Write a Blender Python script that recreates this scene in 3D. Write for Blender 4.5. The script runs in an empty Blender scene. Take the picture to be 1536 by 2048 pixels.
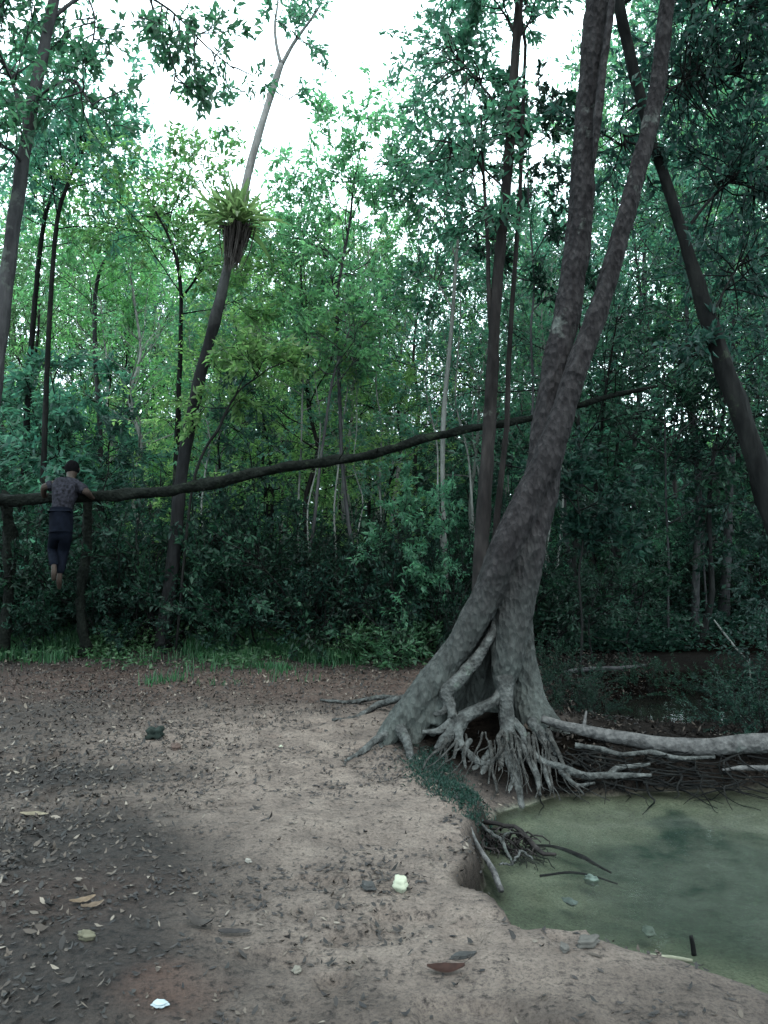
import bpy, bmesh, math, random
import numpy as np
from math import radians, sin, cos, tan, pi, atan2
from mathutils import Vector

# ------------------------------------------------------------------ camera, world, sun, exposure
S = bpy.context.scene
F = 1607.0                       # focal length in photograph pixels (1536 x 2048)
PITCH = math.atan(46.0 / F)
EYE = 1.5
cd = bpy.data.cameras.new('camera'); cam = bpy.data.objects.new('camera', cd)
S.collection.objects.link(cam); S.camera = cam
cam.location = (0, 0, EYE); cam.rotation_euler = (pi/2 + PITCH, 0, 0)
cd.sensor_fit = 'VERTICAL'; cd.sensor_height = 24; cd.lens = 24 * F / 2048
cd.clip_start = 0.05; cd.clip_end = 2000

SUN_EL, SUN_ROT = radians(62), radians(160)
w = bpy.data.worlds.new('World'); S.world = w; w.use_nodes = True
nt = w.node_tree; bg = nt.nodes['Background']
sky = nt.nodes.new('ShaderNodeTexSky'); sky.sky_type = 'NISHITA'; sky.sun_disc = False
sky.sun_elevation = SUN_EL; sky.sun_rotation = SUN_ROT; sky.dust_density = 6; sky.air_density = 1.0
mx = nt.nodes.new('ShaderNodeMix'); mx.data_type = 'RGBA'; mx.inputs[0].default_value = 0.8
nt.links.new(sky.outputs[0], mx.inputs[6]); mx.inputs[7].default_value = (9.1, 11.3, 12.0, 1)   # cloud layer
nt.links.new(mx.outputs[2], bg.inputs[0]); bg.inputs[1].default_value = 0.15
sd = bpy.data.lights.new('sun', 'SUN'); sun = bpy.data.objects.new('sun', sd); S.collection.objects.link(sun)
sd.energy = 0.6; sd.angle = radians(25); sd.color = (1, 0.97, 0.92)
# direction the light comes from
sv = Vector((sin(SUN_ROT) * cos(SUN_EL), cos(SUN_ROT) * cos(SUN_EL), sin(SUN_EL)))
sun.rotation_euler = sv.to_track_quat('Z', 'Y').to_euler()
S.view_settings.view_transform = 'Standard'; S.view_settings.look = 'None'
S.view_settings.gamma = 1; S.view_settings.exposure = 1.7
cy = S.cycles
S.render.engine = 'CYCLES'
cy.max_bounces = 7; cy.diffuse_bounces = 3; cy.glossy_bounces = 2; cy.transmission_bounces = 4
cy.transparent_max_bounces = 8; cy.volume_bounces = 0; cy.sample_clamp_indirect = 4
cy.use_denoising = True; cy.caustics_reflective = False; cy.caustics_refractive = False

C = S.collection
rnd = random.Random(7); R = np.random.default_rng(7)

# ------------------------------------------------------------------ pixel -> world
def ray(px, py):
    x = (px - 768) / F; y = -(py - 1024) / F
    return np.array([x, cos(PITCH) - y * sin(PITCH), sin(PITCH) + y * cos(PITCH)])
def P(px, py, Y):
    d = ray(px, py); k = Y / d[1]
    return np.array([d[0] * k, Y, EYE + d[2] * k])
def G(px, py, z=0.0):
    d = ray(px, py); k = (z - EYE) / d[2]
    return np.array([d[0] * k, d[1] * k, z])
def RW(wpx, Y): return wpx * 0.5 / F * Y

# ------------------------------------------------------------------ noise
def vnoise(x, y, scale, seed):
    r = np.random.default_rng(seed); T = r.random((256, 256)) * 2 - 1
    u = x / scale; v = y / scale
    i = np.floor(u).astype(int); j = np.floor(v).astype(int); fu = u - i; fv = v - j
    fu = fu * fu * (3 - 2 * fu); fv = fv * fv * (3 - 2 * fv)
    a = T[i % 256, j % 256]; b = T[(i + 1) % 256, j % 256]; c = T[i % 256, (j + 1) % 256]; d = T[(i + 1) % 256, (j + 1) % 256]
    return (a * (1 - fu) + b * fu) * (1 - fv) + (c * (1 - fu) + d * fu) * fv
def fbm(x, y, scale, seed, oct=4, gain=0.5):
    s = 0; a = 1; t = 0
    for k in range(oct):
        s = s + a * vnoise(x + 13.7 * k, y - 9.1 * k, scale / 2 ** k, seed + k); t += a; a *= gain
    return s / t
def sstep(a, b, x):
    t = np.clip((x - a) / (b - a), 0, 1); return t * t * (3 - 2 * t)

# ------------------------------------------------------------------ mesh helpers
def mesh_from(name, V, faces, smooth=False):
    """faces: (n,3) or (n,4) int array"""
    V = np.asarray(V, dtype=np.float32); faces = np.asarray(faces, dtype=np.int32)
    me = bpy.data.meshes.new(name); n, k = faces.shape
    me.vertices.add(len(V)); me.vertices.foreach_set('co', V.ravel())
    me.loops.add(n * k); me.loops.foreach_set('vertex_index', faces.ravel())
    me.polygons.add(n); me.polygons.foreach_set('loop_start', np.arange(0, n * k, k, dtype=np.int32))
    me.polygons.foreach_set('loop_total', np.full(n, k, dtype=np.int32))
    if smooth: me.polygons.foreach_set('use_smooth', np.ones(n, dtype=bool))
    me.update(calc_edges=True)
    return me
def link(name, me, mat, parent=None):
    o = bpy.data.objects.new(name, me); C.objects.link(o)
    if mat: me.materials.append(mat)
    if parent: o.parent = parent
    return o
def empty(name, loc=(0, 0, 0)):
    o = bpy.data.objects.new(name, None); C.objects.link(o); o.location = loc; o.empty_display_size = .1
    return o
def tag(o, label=None, cat=None, group=None, kind=None):
    if label: o['label'] = label
    if cat: o['category'] = cat
    if group: o['group'] = group
    if kind: o['kind'] = kind
    return o
def catmull(pts, n):
    p = np.asarray(pts, float)
    if len(p) < 3: 
        t = np.linspace(0, len(p) - 1, n); i = np.minimum(t.astype(int), len(p) - 2); f = (t - i)[:, None]
        return p[i] * (1 - f) + p[i + 1] * f
    q = np.vstack([2 * p[0] - p[1], p, 2 * p[-1] - p[-2]])
    t = np.linspace(0, len(p) - 1, n); i = np.minimum(t.astype(int), len(p) - 2); f = (t - i)[:, None]
    a, b, c, d = q[i], q[i + 1], q[i + 2], q[i + 3]
    return 0.5 * (2 * b + (c - a) * f + (2 * a - 5 * b + 4 * c - d) * f ** 2 + (3 * b - a - 3 * c + d) * f ** 3)
class MB:
    def __init__(s): s.V = []; s.Fq = []; s.n = 0
    def tube(s, pts, rad, sides=6, rough=0.0, rng=R):
        p = np.asarray(pts, float); m = len(p); rad = np.broadcast_to(np.asarray(rad, float), (m,))
        t = np.gradient(p, axis=0); t /= np.linalg.norm(t, axis=1)[:, None] + 1e-9
        ref = np.array([0, 0, 1.]) if abs(t[0][2]) < .8 else np.array([1., 0, 0])
        u = np.cross(t[0], ref); u /= np.linalg.norm(u)
        U = np.zeros((m, 3))
        for i in range(m):
            u = u - t[i] * u.dot(t[i]); u /= np.linalg.norm(u) + 1e-9; U[i] = u
        W = np.cross(t, U)
        th = np.linspace(0, 2 * pi, sides, endpoint=False)
        rr = np.repeat(rad[:, None], sides, 1)
        if rough > 0:
            L = np.concatenate([[0], np.cumsum(np.linalg.norm(np.diff(p, axis=0), axis=1))])
            for k in range(7):
                a = rng.integers(1, 6); f = rng.uniform(.5, 9) / max(.15, rad.max() * 6); ph = rng.uniform(0, 6.28)
                rr = rr * (1 + rough / 2.2 * np.sin(a * th[None, :] + f * L[:, None] + ph) * rng.uniform(.3, 1))
            rr = rr * (1 + rng.normal(0, rough * .22, rr.shape))
        V = p[:, None, :] + rr[:, :, None] * (np.cos(th)[None, :, None] * U[:, None, :] + np.sin(th)[None, :, None] * W[:, None, :])
        V = np.vstack([V.reshape(-1, 3), p[0], p[-1]])
        i = np.arange(m - 1)[:, None] * sides; j = np.arange(sides)[None, :]; j2 = (j + 1) % sides
        q = np.stack([i + j, i + j2, i + sides + j2, i + sides + j], -1).reshape(-1, 4)
        a = np.arange(0, sides, 1); c0 = m * sides; c1 = c0 + 1
        e = (m - 1) * sides
        # caps: as quads pairing sides (sides is even) 
        k = np.arange(0, sides - sides % 2, 2)
        cap0 = np.stack([np.full_like(k, c0), (k + 2) % sides, k + 1, k], -1)
        cap1 = np.stack([np.full_like(k, c1), e + k, e + k + 1, e + (k + 2) % sides], -1)
        fs = [q] + ([cap0, cap1] if sides % 2 == 0 else [])
        s.V.append(V); s.Fq.append(np.vstack(fs) + s.n); s.n += len(V)
    def add(s, V, Fq):
        s.V.append(np.asarray(V, float)); s.Fq.append(np.asarray(Fq) + s.n); s.n += len(V)
    def mesh(s, name, smooth=True):
        return mesh_from(name, np.vstack(s.V), np.vstack(s.Fq), smooth)
class LB:
    """leaf builder: leaves are folded kites, one island each"""
    def __init__(s): s.p = []; s.d = []; s.l = []
    def add(s, p, d, l): s.p.append(p); s.d.append(d); s.l.append(l)
    def arrays(s, rng, width=.42, flat=0.55):
        p = np.vstack(s.p); d = np.vstack(s.d); l = np.concatenate(s.l)
        d = d / (np.linalg.norm(d, axis=1)[:, None] + 1e-9)
        n = len(p)
        up = np.zeros((n, 3)); up[:, 2] = flat; up += rng.normal(0, .42, (n, 3))
        side = np.cross(d, up); side /= np.linalg.norm(side, axis=1)[:, None] + 1e-9
        nor = np.cross(side, d)
        w_ = width * rng.uniform(.75, 1.2, n)
        L = l[:, None]
        b = p; tip = p + d * L - nor * L * rng.uniform(0, .22, n)[:, None]
        a1 = p + d * L * .42 + side * L * (w_ / 2)[:, None] + nor * L * .09
        a2 = p + d * L * .42 - side * L * (w_ / 2)[:, None] + nor * L * .09
        V = np.stack([b, a1, tip, a2], 1).reshape(-1, 3)
        i = np.arange(n)[:, None] * 4
        Fs = np.concatenate([i + np.array([[0, 1, 2]]), i + np.array([[0, 2, 3]])], 0)
        return V, Fs
    def mesh(s, name, rng=R, **k):
        V, Fs = s.arrays(rng, **k); return mesh_from(name, V, Fs)

# ------------------------------------------------------------------ materials
def nodes(name):
    m = bpy.data.materials.new(name); m.use_nodes = True; t = m.node_tree; t.nodes.clear()
    out = t.nodes.new('ShaderNodeOutputMaterial')
    def N(kind, **kw):
        n = t.nodes.new('ShaderNode' + kind)
        for k, v in kw.items():
            if k.startswith('i_'):
                key = k[2:]; key = int(key) if key.isdigit() else key.replace('_', ' ')
                n.inputs[key].default_value = v
            else: setattr(n, k, v)
        return n
    return m, t, N, out
def ramp(N, pts):
    r = N('ValToRGB'); e = r.color_ramp.elements
    while len(e) < len(pts): e.new(.5)
    for k, (p, c) in enumerate(pts): e[k].position = p; e[k].color = (*c, 1)
    return r
def bark(name, dark, mid, light, lich=(.3, .33, .29), lich_at=.62, sc=9, squash=.28, bump=.5, foot=None):
    m, t, N, out = nodes(name); L = t.links.new
    tc = N('TexCoord'); mp = N('Mapping'); mp.inputs['Scale'].default_value = (1, 1, squash)
    L(tc.outputs['Object'], mp.inputs[0])
    n1 = N('TexNoise', i_Scale=sc, i_Detail=6, i_Roughness=.65); L(mp.outputs[0], n1.inputs[0])
    r1 = ramp(N, [(.30, dark), (.5, mid), (.72, light)]); L(n1.outputs[0], r1.inputs[0])
    n2 = N('TexNoise', i_Scale=3.2, i_Detail=5, i_Roughness=.7); L(tc.outputs['Object'], n2.inputs[0])
    r2 = ramp(N, [(lich_at, (0, 0, 0)), (lich_at + .07, (1, 1, 1))]); L(n2.outputs[0], r2.inputs[0])
    mx = N('Mix', data_type='RGBA'); L(r2.outputs[0], mx.inputs[0]); L(r1.outputs[0], mx.inputs[6]); mx.inputs[7].default_value = (*lich, 1)
    col = mx.outputs[2]
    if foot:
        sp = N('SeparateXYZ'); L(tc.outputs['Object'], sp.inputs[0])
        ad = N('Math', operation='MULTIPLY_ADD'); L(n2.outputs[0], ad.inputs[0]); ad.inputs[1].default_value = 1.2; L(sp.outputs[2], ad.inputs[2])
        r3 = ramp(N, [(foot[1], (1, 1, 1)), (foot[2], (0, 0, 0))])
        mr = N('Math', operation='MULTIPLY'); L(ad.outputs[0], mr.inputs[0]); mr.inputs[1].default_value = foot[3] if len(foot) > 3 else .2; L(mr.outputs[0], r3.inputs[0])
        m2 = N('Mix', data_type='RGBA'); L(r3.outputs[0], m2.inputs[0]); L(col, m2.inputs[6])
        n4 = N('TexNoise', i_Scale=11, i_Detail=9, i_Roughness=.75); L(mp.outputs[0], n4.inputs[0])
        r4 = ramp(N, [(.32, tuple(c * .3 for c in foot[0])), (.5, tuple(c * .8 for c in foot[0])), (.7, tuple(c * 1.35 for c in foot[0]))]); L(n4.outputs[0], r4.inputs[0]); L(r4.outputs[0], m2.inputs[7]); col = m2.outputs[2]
    oi = N('ObjectInfo'); mr2 = N('MapRange', i_3=.16, i_4=.25); L(oi.outputs['Random'], mr2.inputs[0])
    hs = N('HueSaturation'); L(mr2.outputs[0], hs.inputs['Value']); L(col, hs.inputs['Color'])
    b = N('BsdfPrincipled', i_Roughness=.93); L(hs.outputs[0], b.inputs['Base Color']); b.inputs['Specular IOR Level'].default_value = .08
    v = N('TexVoronoi', i_Scale=sc * 2.2); L(mp.outputs[0], v.inputs[0])
    am = N('Math', operation='ADD'); L(v.outputs[0], am.inputs[0]); L(n1.outputs[0], am.inputs[1])
    bp = N('Bump', i_Strength=bump, i_Distance=.03); L(am.outputs[0], bp.inputs['Height']); L(bp.outputs[0], b.inputs['Normal'])
    L(b.outputs[0], out.inputs[0]); return m
def leafmat(name, c1, c2, c3, trans=.5, tc_=(1.9, 2.3, 1.9), spec=.35):
    m, t, N, out = nodes(name); L = t.links.new
    g = N('NewGeometry'); r = ramp(N, [(0, c1), (.55, c2), (1, c3)]); L(g.outputs['Random Per Island'], r.inputs[0])
    oi = N('ObjectInfo'); mr = N('MapRange', i_3=.62, i_4=1.3); L(oi.outputs['Random'], mr.inputs[0])
    hm = N('MapRange', i_3=.475, i_4=.53); 
    ml = N('Math', operation='MULTIPLY', i_1=7.31); L(oi.outputs['Random'], ml.inputs[0]); fr = N('Math', operation='FRACT'); L(ml.outputs[0], fr.inputs[0]); L(fr.outputs[0], hm.inputs[0])
    hs = N('HueSaturation'); L(mr.outputs[0], hs.inputs['Value']); L(hm.outputs[0], hs.inputs['Hue']); L(r.outputs[0], hs.inputs['Color'])
    b = N('BsdfPrincipled', i_Roughness=.5); L(hs.outputs[0], b.inputs['Base Color']); b.inputs['Specular IOR Level'].default_value = spec
    tr = N('BsdfTranslucent'); mu = N('Mix', data_type='RGBA', blend_type='MULTIPLY'); mu.inputs[0].default_value = 1
    mu.clamp_result = False
    L(hs.outputs[0], mu.inputs[6]); mu.inputs[7].default_value = (*tc_, 1); L(mu.outputs[2], tr.inputs[0])
    ms = N('MixShader', i_0=trans); L(b.outputs[0], ms.inputs[1]); L(tr.outputs[0], ms.inputs[2]); L(ms.outputs[0], out.inputs[0])
    return m
def plain(name, col, rough=.8, var=.25, sc=30, bump=0, spec=.1):
    m, t, N, out = nodes(name); L = t.links.new
    tc = N('TexCoord'); n = N('TexNoise', i_Scale=sc, i_Detail=5); L(tc.outputs['Object'], n.inputs[0])
    r = ramp(N, [(.3, tuple(c * (1 - var) for c in col)), (.7, tuple(min(1, c * (1 + var)) for c in col))]); L(n.outputs[0], r.inputs[0])
    b = N('BsdfPrincipled', i_Roughness=rough); b.inputs['Specular IOR Level'].default_value = spec; L(r.outputs[0], b.inputs['Base Color'])
    if bump:
        bp = N('Bump', i_Strength=bump, i_Distance=.01); L(n.outputs[0], bp.inputs['Height']); L(bp.outputs[0], b.inputs['Normal'])
    L(b.outputs[0], out.inputs[0]); return m
def islandmat(name, cols, rough=.8, sheen=.3):
    m, t, N, out = nodes(name); L = t.links.new
    g = N('NewGeometry'); r = ramp(N, cols); L(g.outputs['Random Per Island'], r.inputs[0])
    b = N('BsdfPrincipled', i_Roughness=rough); b.inputs['Specular IOR Level'].default_value = sheen
    L(r.outputs[0], b.inputs['Base Color']); L(b.outputs[0], out.inputs[0]); return m

M_big = bark('big_bark', (.030, .027, .030), (.078, .071, .076), (.16, .148, .152), lich=(.30, .33, .31), lich_at=.62, sc=14, squash=.45, bump=.9, foot=((.32, .36, .34), .10, .40))
M_root = bark('root_bark', (.05, .05, .05), (.21, .22, .215), (.42, .44, .43), lich=(.33, .40, .35), lich_at=.6, sc=16, squash=1, bump=.6)
M_rootdark = bark('dark_root_bark', (.03, .03, .028), (.10, .10, .095), (.22, .22, .21), lich=(.16, .2, .17), sc=16, squash=1, bump=.7)
M_log = bark('log_bark', (.10, .10, .10), (.27, .265, .265), (.48, .47, .46), lich=(.36, .40, .38), lich_at=.6, sc=14, squash=1, bump=.5)
M_grey = bark('grey_bark', (.07, .07, .078), (.16, .16, .17), (.28, .28, .29), lich=(.27, .30, .28), lich_at=.58)
M_brown = bark('brown_bark', (.028, .026, .026), (.072, .064, .064), (.14, .125, .12), lich=(.19, .2, .175), lich_at=.64)
M_dark = bark('dark_bark', (.016, .017, .018), (.036, .038, .038), (.07, .072, .068), lich=(.10, .13, .09), lich_at=.62)
M_fernbark = bark('glare_top_bark', (.55, .53, .53), (.85, .83, .82), (1, 1, 1), lich=(.7, .72, .7), lich_at=.6, foot=((.06, .062, .066), .50, .72, .1))  # upper trunk whitened to paint in the lens glare
M_mossy = bark('mossy_dark_bark', (.008, .012, .010), (.020, .027, .022), (.045, .055, .045), lich=(.06, .09, .055), lich_at=.58, sc=14, squash=1)
M_pale = bark('pale_bark', (.35, .37, .35), (.75, .78, .73), (1, 1, .95), lich=(.3, .33, .28), lich_at=.6)
M_leafA = leafmat('leaf_a', (.042, .105, .052), (.068, .16, .075), (.115, .225, .105))
M_leafB = leafmat('leaf_b', (.026, .078, .055), (.046, .12, .08), (.08, .18, .115))
M_leafC = leafmat('leaf_c', (.06, .13, .05), (.10, .20, .07), (.16, .27, .10))
M_leafD = leafmat('leaf_d', (.008, .025, .020), (.014, .040, .030), (.03, .07, .05), trans=.4)
M_under = leafmat('under_leaf', (.004, .015, .010), (.006, .019, .013), (.02, .05, .032), trans=.3, spec=.14)  # leaf green darkened to stand in for canopy shade over the understory
M_bush = leafmat('bush_leaf', (.012, .034, .016), (.022, .058, .028), (.045, .10, .05), trans=.35)
M_fern = leafmat('fern_leaf', (.09, .125, .055), (.14, .18, .08), (.19, .23, .12))
M_grass = leafmat('grass_blade', (.010, .036, .013), (.018, .06, .022), (.035, .085, .035))
M_white = plain('white_paper', (.25, .26, .20), .5, .06, 8)

# ------------------------------------------------------------------ terrain
WL = -0.22
def wpts(l, z=WL): return [(*G(a, b, z)[:2], w_) for a, b, w_ in l]
POOL = wpts([(975, 1655, .10), (992, 1625, .55), (1060, 1612, .75), (1110, 1592, .5), (1300, 1586, .32), (1536, 1578, .32)]) + [(5, 5.9, .4), (9, 6.6, .5), (9, 2, .5), (3.2, 2.5, .5)] + \
    wpts([(1536, 1985, .30), (1400, 1932, .32), (1250, 1900, .30), (1150, 1883, .2)], -.13) + wpts([(1060, 1856, .10), (1015, 1815, .06), (1000, 1795, .06), (940, 1778, .04), (932, 1762, .04), (950, 1740, .05), (965, 1715, .07), (968, 1690, .10), (962, 1668, .12)], -.04)
BACK = wpts([(1165, 1462, .5), (1300, 1478, .5), (1536, 1478, .5)]) + [(6, 6.6, .6), (9, 8, .8), (9, 11, 1)] + wpts([(1536, 1392, .6), (1400, 1380, .7), (1260, 1392, .5), (1190, 1420, .5)])
def poly_sd(x, y, poly):
    best = np.full(x.shape, 1e9); wv = np.zeros(x.shape); inside = np.zeros(x.shape, bool)
    n = len(poly)
    for i in range(n):
        x0, y0, w0 = poly[i]; x1, y1, w1 = poly[(i + 1) % n]
        dx, dy = x1 - x0, y1 - y0
        t = np.clip(((x - x0) * dx + (y - y0) * dy) / (dx * dx + dy * dy), 0, 1)
        d = np.hypot(x - x0 - t * dx, y - y0 - t * dy); m = d < best
        best = np.where(m, d, best); wv = np.where(m, w0 + (w1 - w0) * t, wv)
        c = (y0 > y) != (y1 > y)
        with np.errstate(divide='ignore', invalid='ignore'):
            c &= x < (x1 - x0) * (y - y0) / (y1 - y0 + 1e-12) + x0
        inside ^= c
    return np.where(inside, -best, best), wv
def height(x, y, fine=True):
    x = np.asarray(x, float); y = np.asarray(y, float)
    near = 1 - sstep(10, 16, y)
    h = .045 * fbm(x, y, 1.6, 11, 3) + np.where(y > 12, (y - 12) * .012, 0) + .10 * fbm(x, y, 7, 5, 2) * sstep(8, 14, y)
    # slight hump round the big tree
    h = h + .10 * np.exp(-(((x - .75) / .8) ** 2 + ((y - 6.4) / .5) ** 2))
    if fine:
        h = h + near * (.022 * fbm(x, y, .32, 21, 4, .65) - .03 * sstep(.32, .62, vnoise(x, y, .16, 31)) * sstep(-.2, .4, fbm(x, y, .9, 41, 2)))
        h = h + near * .006 * fbm(x, y, .06, 61, 2)
    wob = .05 * fbm(x, y, .35, 71, 3)
    for poly in (POOL, BACK):
        s, wv = poly_sd(x, y, poly); s = s + wob * np.clip(wv * 4, .5, 1.3)
        t = np.clip(s / wv, 0, 1); prof = (1 - (1 - t) ** 2.2)
        land = WL + (h - WL) * prof
        bed = WL - .16 * (1 - np.exp(np.minimum(s, 0) / .8)) + .02 * fbm(x, y, .5, 81, 2) * (s < -.1)
        h = np.where(s > 0, land, bed)
    return h
def axis(parts):
    a = [np.arange(p0, p1, st) for p0, p1, st in parts]; return np.concatenate(a + [[parts[-1][1]]])
gx = axis([(-300, -60, 30), (-60, -12, 3), (-12, -4, .4), (-4, -2.4, .06), (-2.4, 3.4, .024), (3.4, 6, .08), (6, 15, .5), (15, 60, 3), (60, 300, 30)])
gy = axis([(-200, -10, 20), (-10, 1, .6), (1, 2, .1), (2, 6.6, .024), (6.6, 10, .05), (10, 15, .15), (15, 60, 1.5), (60, 420, 24)])
X, Y_ = np.meshgrid(gx, gy); H = height(X, Y_)
V = np.stack([X, Y_, H], -1).reshape(-1, 3); nx = len(gx); ny = len(gy)
i = (np.arange(ny - 1)[:, None] * nx + np.arange(nx - 1)[None, :]).reshape(-1)
ground_me = mesh_from('ground', V, np.stack([i, i + 1, i + 1 + nx, i + nx], -1), True)
# soil zones: r = pale trodden clay, g = dark wet humus plus painted shade, b = moss/silt green, a = painted shade and wet rim
xf, yf = V[:, 0], V[:, 1]
jx = xf + .25 * fbm(xf, yf, .7, 91, 4); jy = yf + .25 * fbm(xf, yf, .7, 95, 4)
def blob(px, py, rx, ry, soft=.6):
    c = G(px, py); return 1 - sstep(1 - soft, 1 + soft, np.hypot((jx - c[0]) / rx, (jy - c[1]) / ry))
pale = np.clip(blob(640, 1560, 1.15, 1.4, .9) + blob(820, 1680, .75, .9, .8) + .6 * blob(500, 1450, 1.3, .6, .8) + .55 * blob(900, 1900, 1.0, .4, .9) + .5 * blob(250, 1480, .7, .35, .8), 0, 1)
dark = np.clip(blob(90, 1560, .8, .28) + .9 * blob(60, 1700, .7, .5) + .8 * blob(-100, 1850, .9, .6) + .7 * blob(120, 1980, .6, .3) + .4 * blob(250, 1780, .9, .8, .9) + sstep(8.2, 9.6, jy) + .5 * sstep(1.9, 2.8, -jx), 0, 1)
sP, wP = poly_sd(xf, yf, POOL); sB, wB = poly_sd(xf, yf, BACK)
bank = (1 - sstep(.0, .12, sP)) * (sP > -.02)
dark = np.clip(dark + .75 * sstep(5.4, 5.7, yf) * sstep(1.2, 1.7, xf) + .5 * bank * (wP < .2) + sstep(-.05, -.3, -np.abs(sB)) * 0, 0, 1)  # right-hand far bank darkened to paint in its shade
dark = np.clip(dark + 1.0 * (1 - sstep(.75, 1.3, np.hypot((jx - .9) / .85, (jy - 5.75) / .6))), 0, 1)  # painted shade in the hollow among the big tree's roots
red = (1 - sstep(.8, 1.3, xf)) * np.clip(.5 * blob(370, 2010, .14, .10, .9) + .2 * blob(90, 1800, .45, .22, .9) + .4 * sstep(6.8, 8.0, jy) * (1 - sstep(8.6, 9.6, jy)), 0, 1)
silt = sP < 0
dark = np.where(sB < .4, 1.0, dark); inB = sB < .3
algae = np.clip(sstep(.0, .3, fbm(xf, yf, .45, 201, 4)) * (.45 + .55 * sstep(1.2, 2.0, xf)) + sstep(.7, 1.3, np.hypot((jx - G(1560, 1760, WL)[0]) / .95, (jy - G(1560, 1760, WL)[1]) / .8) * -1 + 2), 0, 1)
col = np.zeros((len(V), 4), np.float32); black = np.clip((1 - sstep(.75, 1.25, np.hypot((jx - .92) / .66, (jy - 5.9) / .62))) + .8 * sstep(5.15, 5.5, yf) * sstep(1.25, 1.7, xf) + 1.0 * inB + sstep(9.8, 11.2, jy) + .85 * bank * (wP < .16), 0, 1)  # near-black paints shade under the roots, on the far bank and wood floor
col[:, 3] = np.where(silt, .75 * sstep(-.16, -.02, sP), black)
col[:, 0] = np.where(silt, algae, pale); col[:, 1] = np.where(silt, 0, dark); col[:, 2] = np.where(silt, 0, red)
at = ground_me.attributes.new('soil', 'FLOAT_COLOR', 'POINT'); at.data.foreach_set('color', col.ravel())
a2 = ground_me.attributes.new('wet', 'FLOAT', 'POINT'); a2.data.foreach_set('value', ((1 - sstep(WL - .01, WL + .03, V[:, 2])) * (sP < .1)).astype(np.float32))
def ground_material():
    m, t, N, out = nodes('soil'); L = t.links.new
    at = N('Attribute', attribute_name='soil'); sp = N('SeparateColor'); L(at.outputs['Color'], sp.inputs[0])
    wt = N('Attribute', attribute_name='wet')
    tc = N('TexCoord')
    n1 = N('TexNoise', i_Scale=3.2, i_Detail=9, i_Roughness=.72); L(tc.outputs['Object'], n1.inputs[0])
    n2 = N('TexNoise', i_Scale=26, i_Detail=8, i_Roughness=.75); L(tc.outputs['Object'], n2.inputs[0])
    def mix(f, a, b, bt='MIX'):
        x = N('Mix', data_type='RGBA', blend_type=bt)
        for s_, v in ((0, f), (6, a), (7, b)):
            if isinstance(v, (int, float)): x.inputs[s_].default_value = v
            elif isinstance(v, tuple): x.inputs[s_].default_value = (*v, 1)
            else: L(v, x.inputs[s_])
        return x.outputs[2]
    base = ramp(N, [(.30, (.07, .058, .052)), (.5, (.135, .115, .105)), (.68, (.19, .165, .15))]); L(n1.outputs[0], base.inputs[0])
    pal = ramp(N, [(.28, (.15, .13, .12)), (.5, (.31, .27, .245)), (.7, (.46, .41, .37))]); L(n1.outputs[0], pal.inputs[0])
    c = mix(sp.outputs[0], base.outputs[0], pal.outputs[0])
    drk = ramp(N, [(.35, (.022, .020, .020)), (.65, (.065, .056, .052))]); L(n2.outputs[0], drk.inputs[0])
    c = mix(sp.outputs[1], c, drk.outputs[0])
    c = mix(sp.outputs[2], c, mix(.6, c, (.20, .095, .065)))
    shade_blk = ramp(N, [(.35, (.004, .004, .004)), (.65, (.018, .016, .014))]); L(n2.outputs[0], shade_blk.inputs[0]); c = mix(at.outputs['Alpha'], c, shade_blk.outputs[0])  # alpha mixes the painted shade into the soil colour
    spk = ramp(N, [(.36, (.22, .22, .23)), (.47, (1, 1, 1)), (.66, (1.0, 1.0, 1.0)), (.76, (1.35, 1.33, 1.3))]); L(n2.outputs[0], spk.inputs[0])
    c = mix(1.0, c, spk.outputs[0], 'MULTIPLY')
    sl = ramp(N, [(.35, (.22, .24, .19)), (.65, (.46, .50, .42))]); L(n1.outputs[0], sl.inputs[0])
    al = ramp(N, [(.35, (.02, .045, .038)), (.7, (.10, .17, .13))]); L(n2.outputs[0], al.inputs[0])
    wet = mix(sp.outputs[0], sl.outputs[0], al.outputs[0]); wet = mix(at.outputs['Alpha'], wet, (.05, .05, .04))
    c = mix(wt.outputs['Fac'], c, wet)
    n6 = N('TexNoise', i_Scale=75, i_Detail=6, i_Roughness=.8); L(tc.outputs['Object'], n6.inputs[0])
    sp6 = ramp(N, [(.36, (.45, .45, .46)), (.5, (1, 1, 1)), (.68, (1.3, 1.28, 1.25))]); L(n6.outputs[0], sp6.inputs[0]); c = mix(1.0, c, sp6.outputs[0], 'MULTIPLY')
    c = mix(1.0, c, (.335, .305, .288), 'MULTIPLY')
    b = N('BsdfPrincipled', i_Roughness=.9); L(c, b.inputs['Base Color'])
    spc = N('MapRange', i_3=.22, i_4=.0); L(at.outputs['Alpha'], spc.inputs[0]); L(spc.outputs[0], b.inputs['Specular IOR Level'])
    ad = N('Math', operation='ADD'); L(n1.outputs[0], ad.inputs[0]); L(n2.outputs[0], ad.inputs[1])
    bp = N('Bump', i_Strength=.7, i_Distance=.025); L(ad.outputs[0], bp.inputs['Height']); L(bp.outputs[0], b.inputs['Normal'])
    L(b.outputs[0], out.inputs[0]); return m
g = link('ground', ground_me, ground_material()); tag(g, kind='structure')

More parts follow.
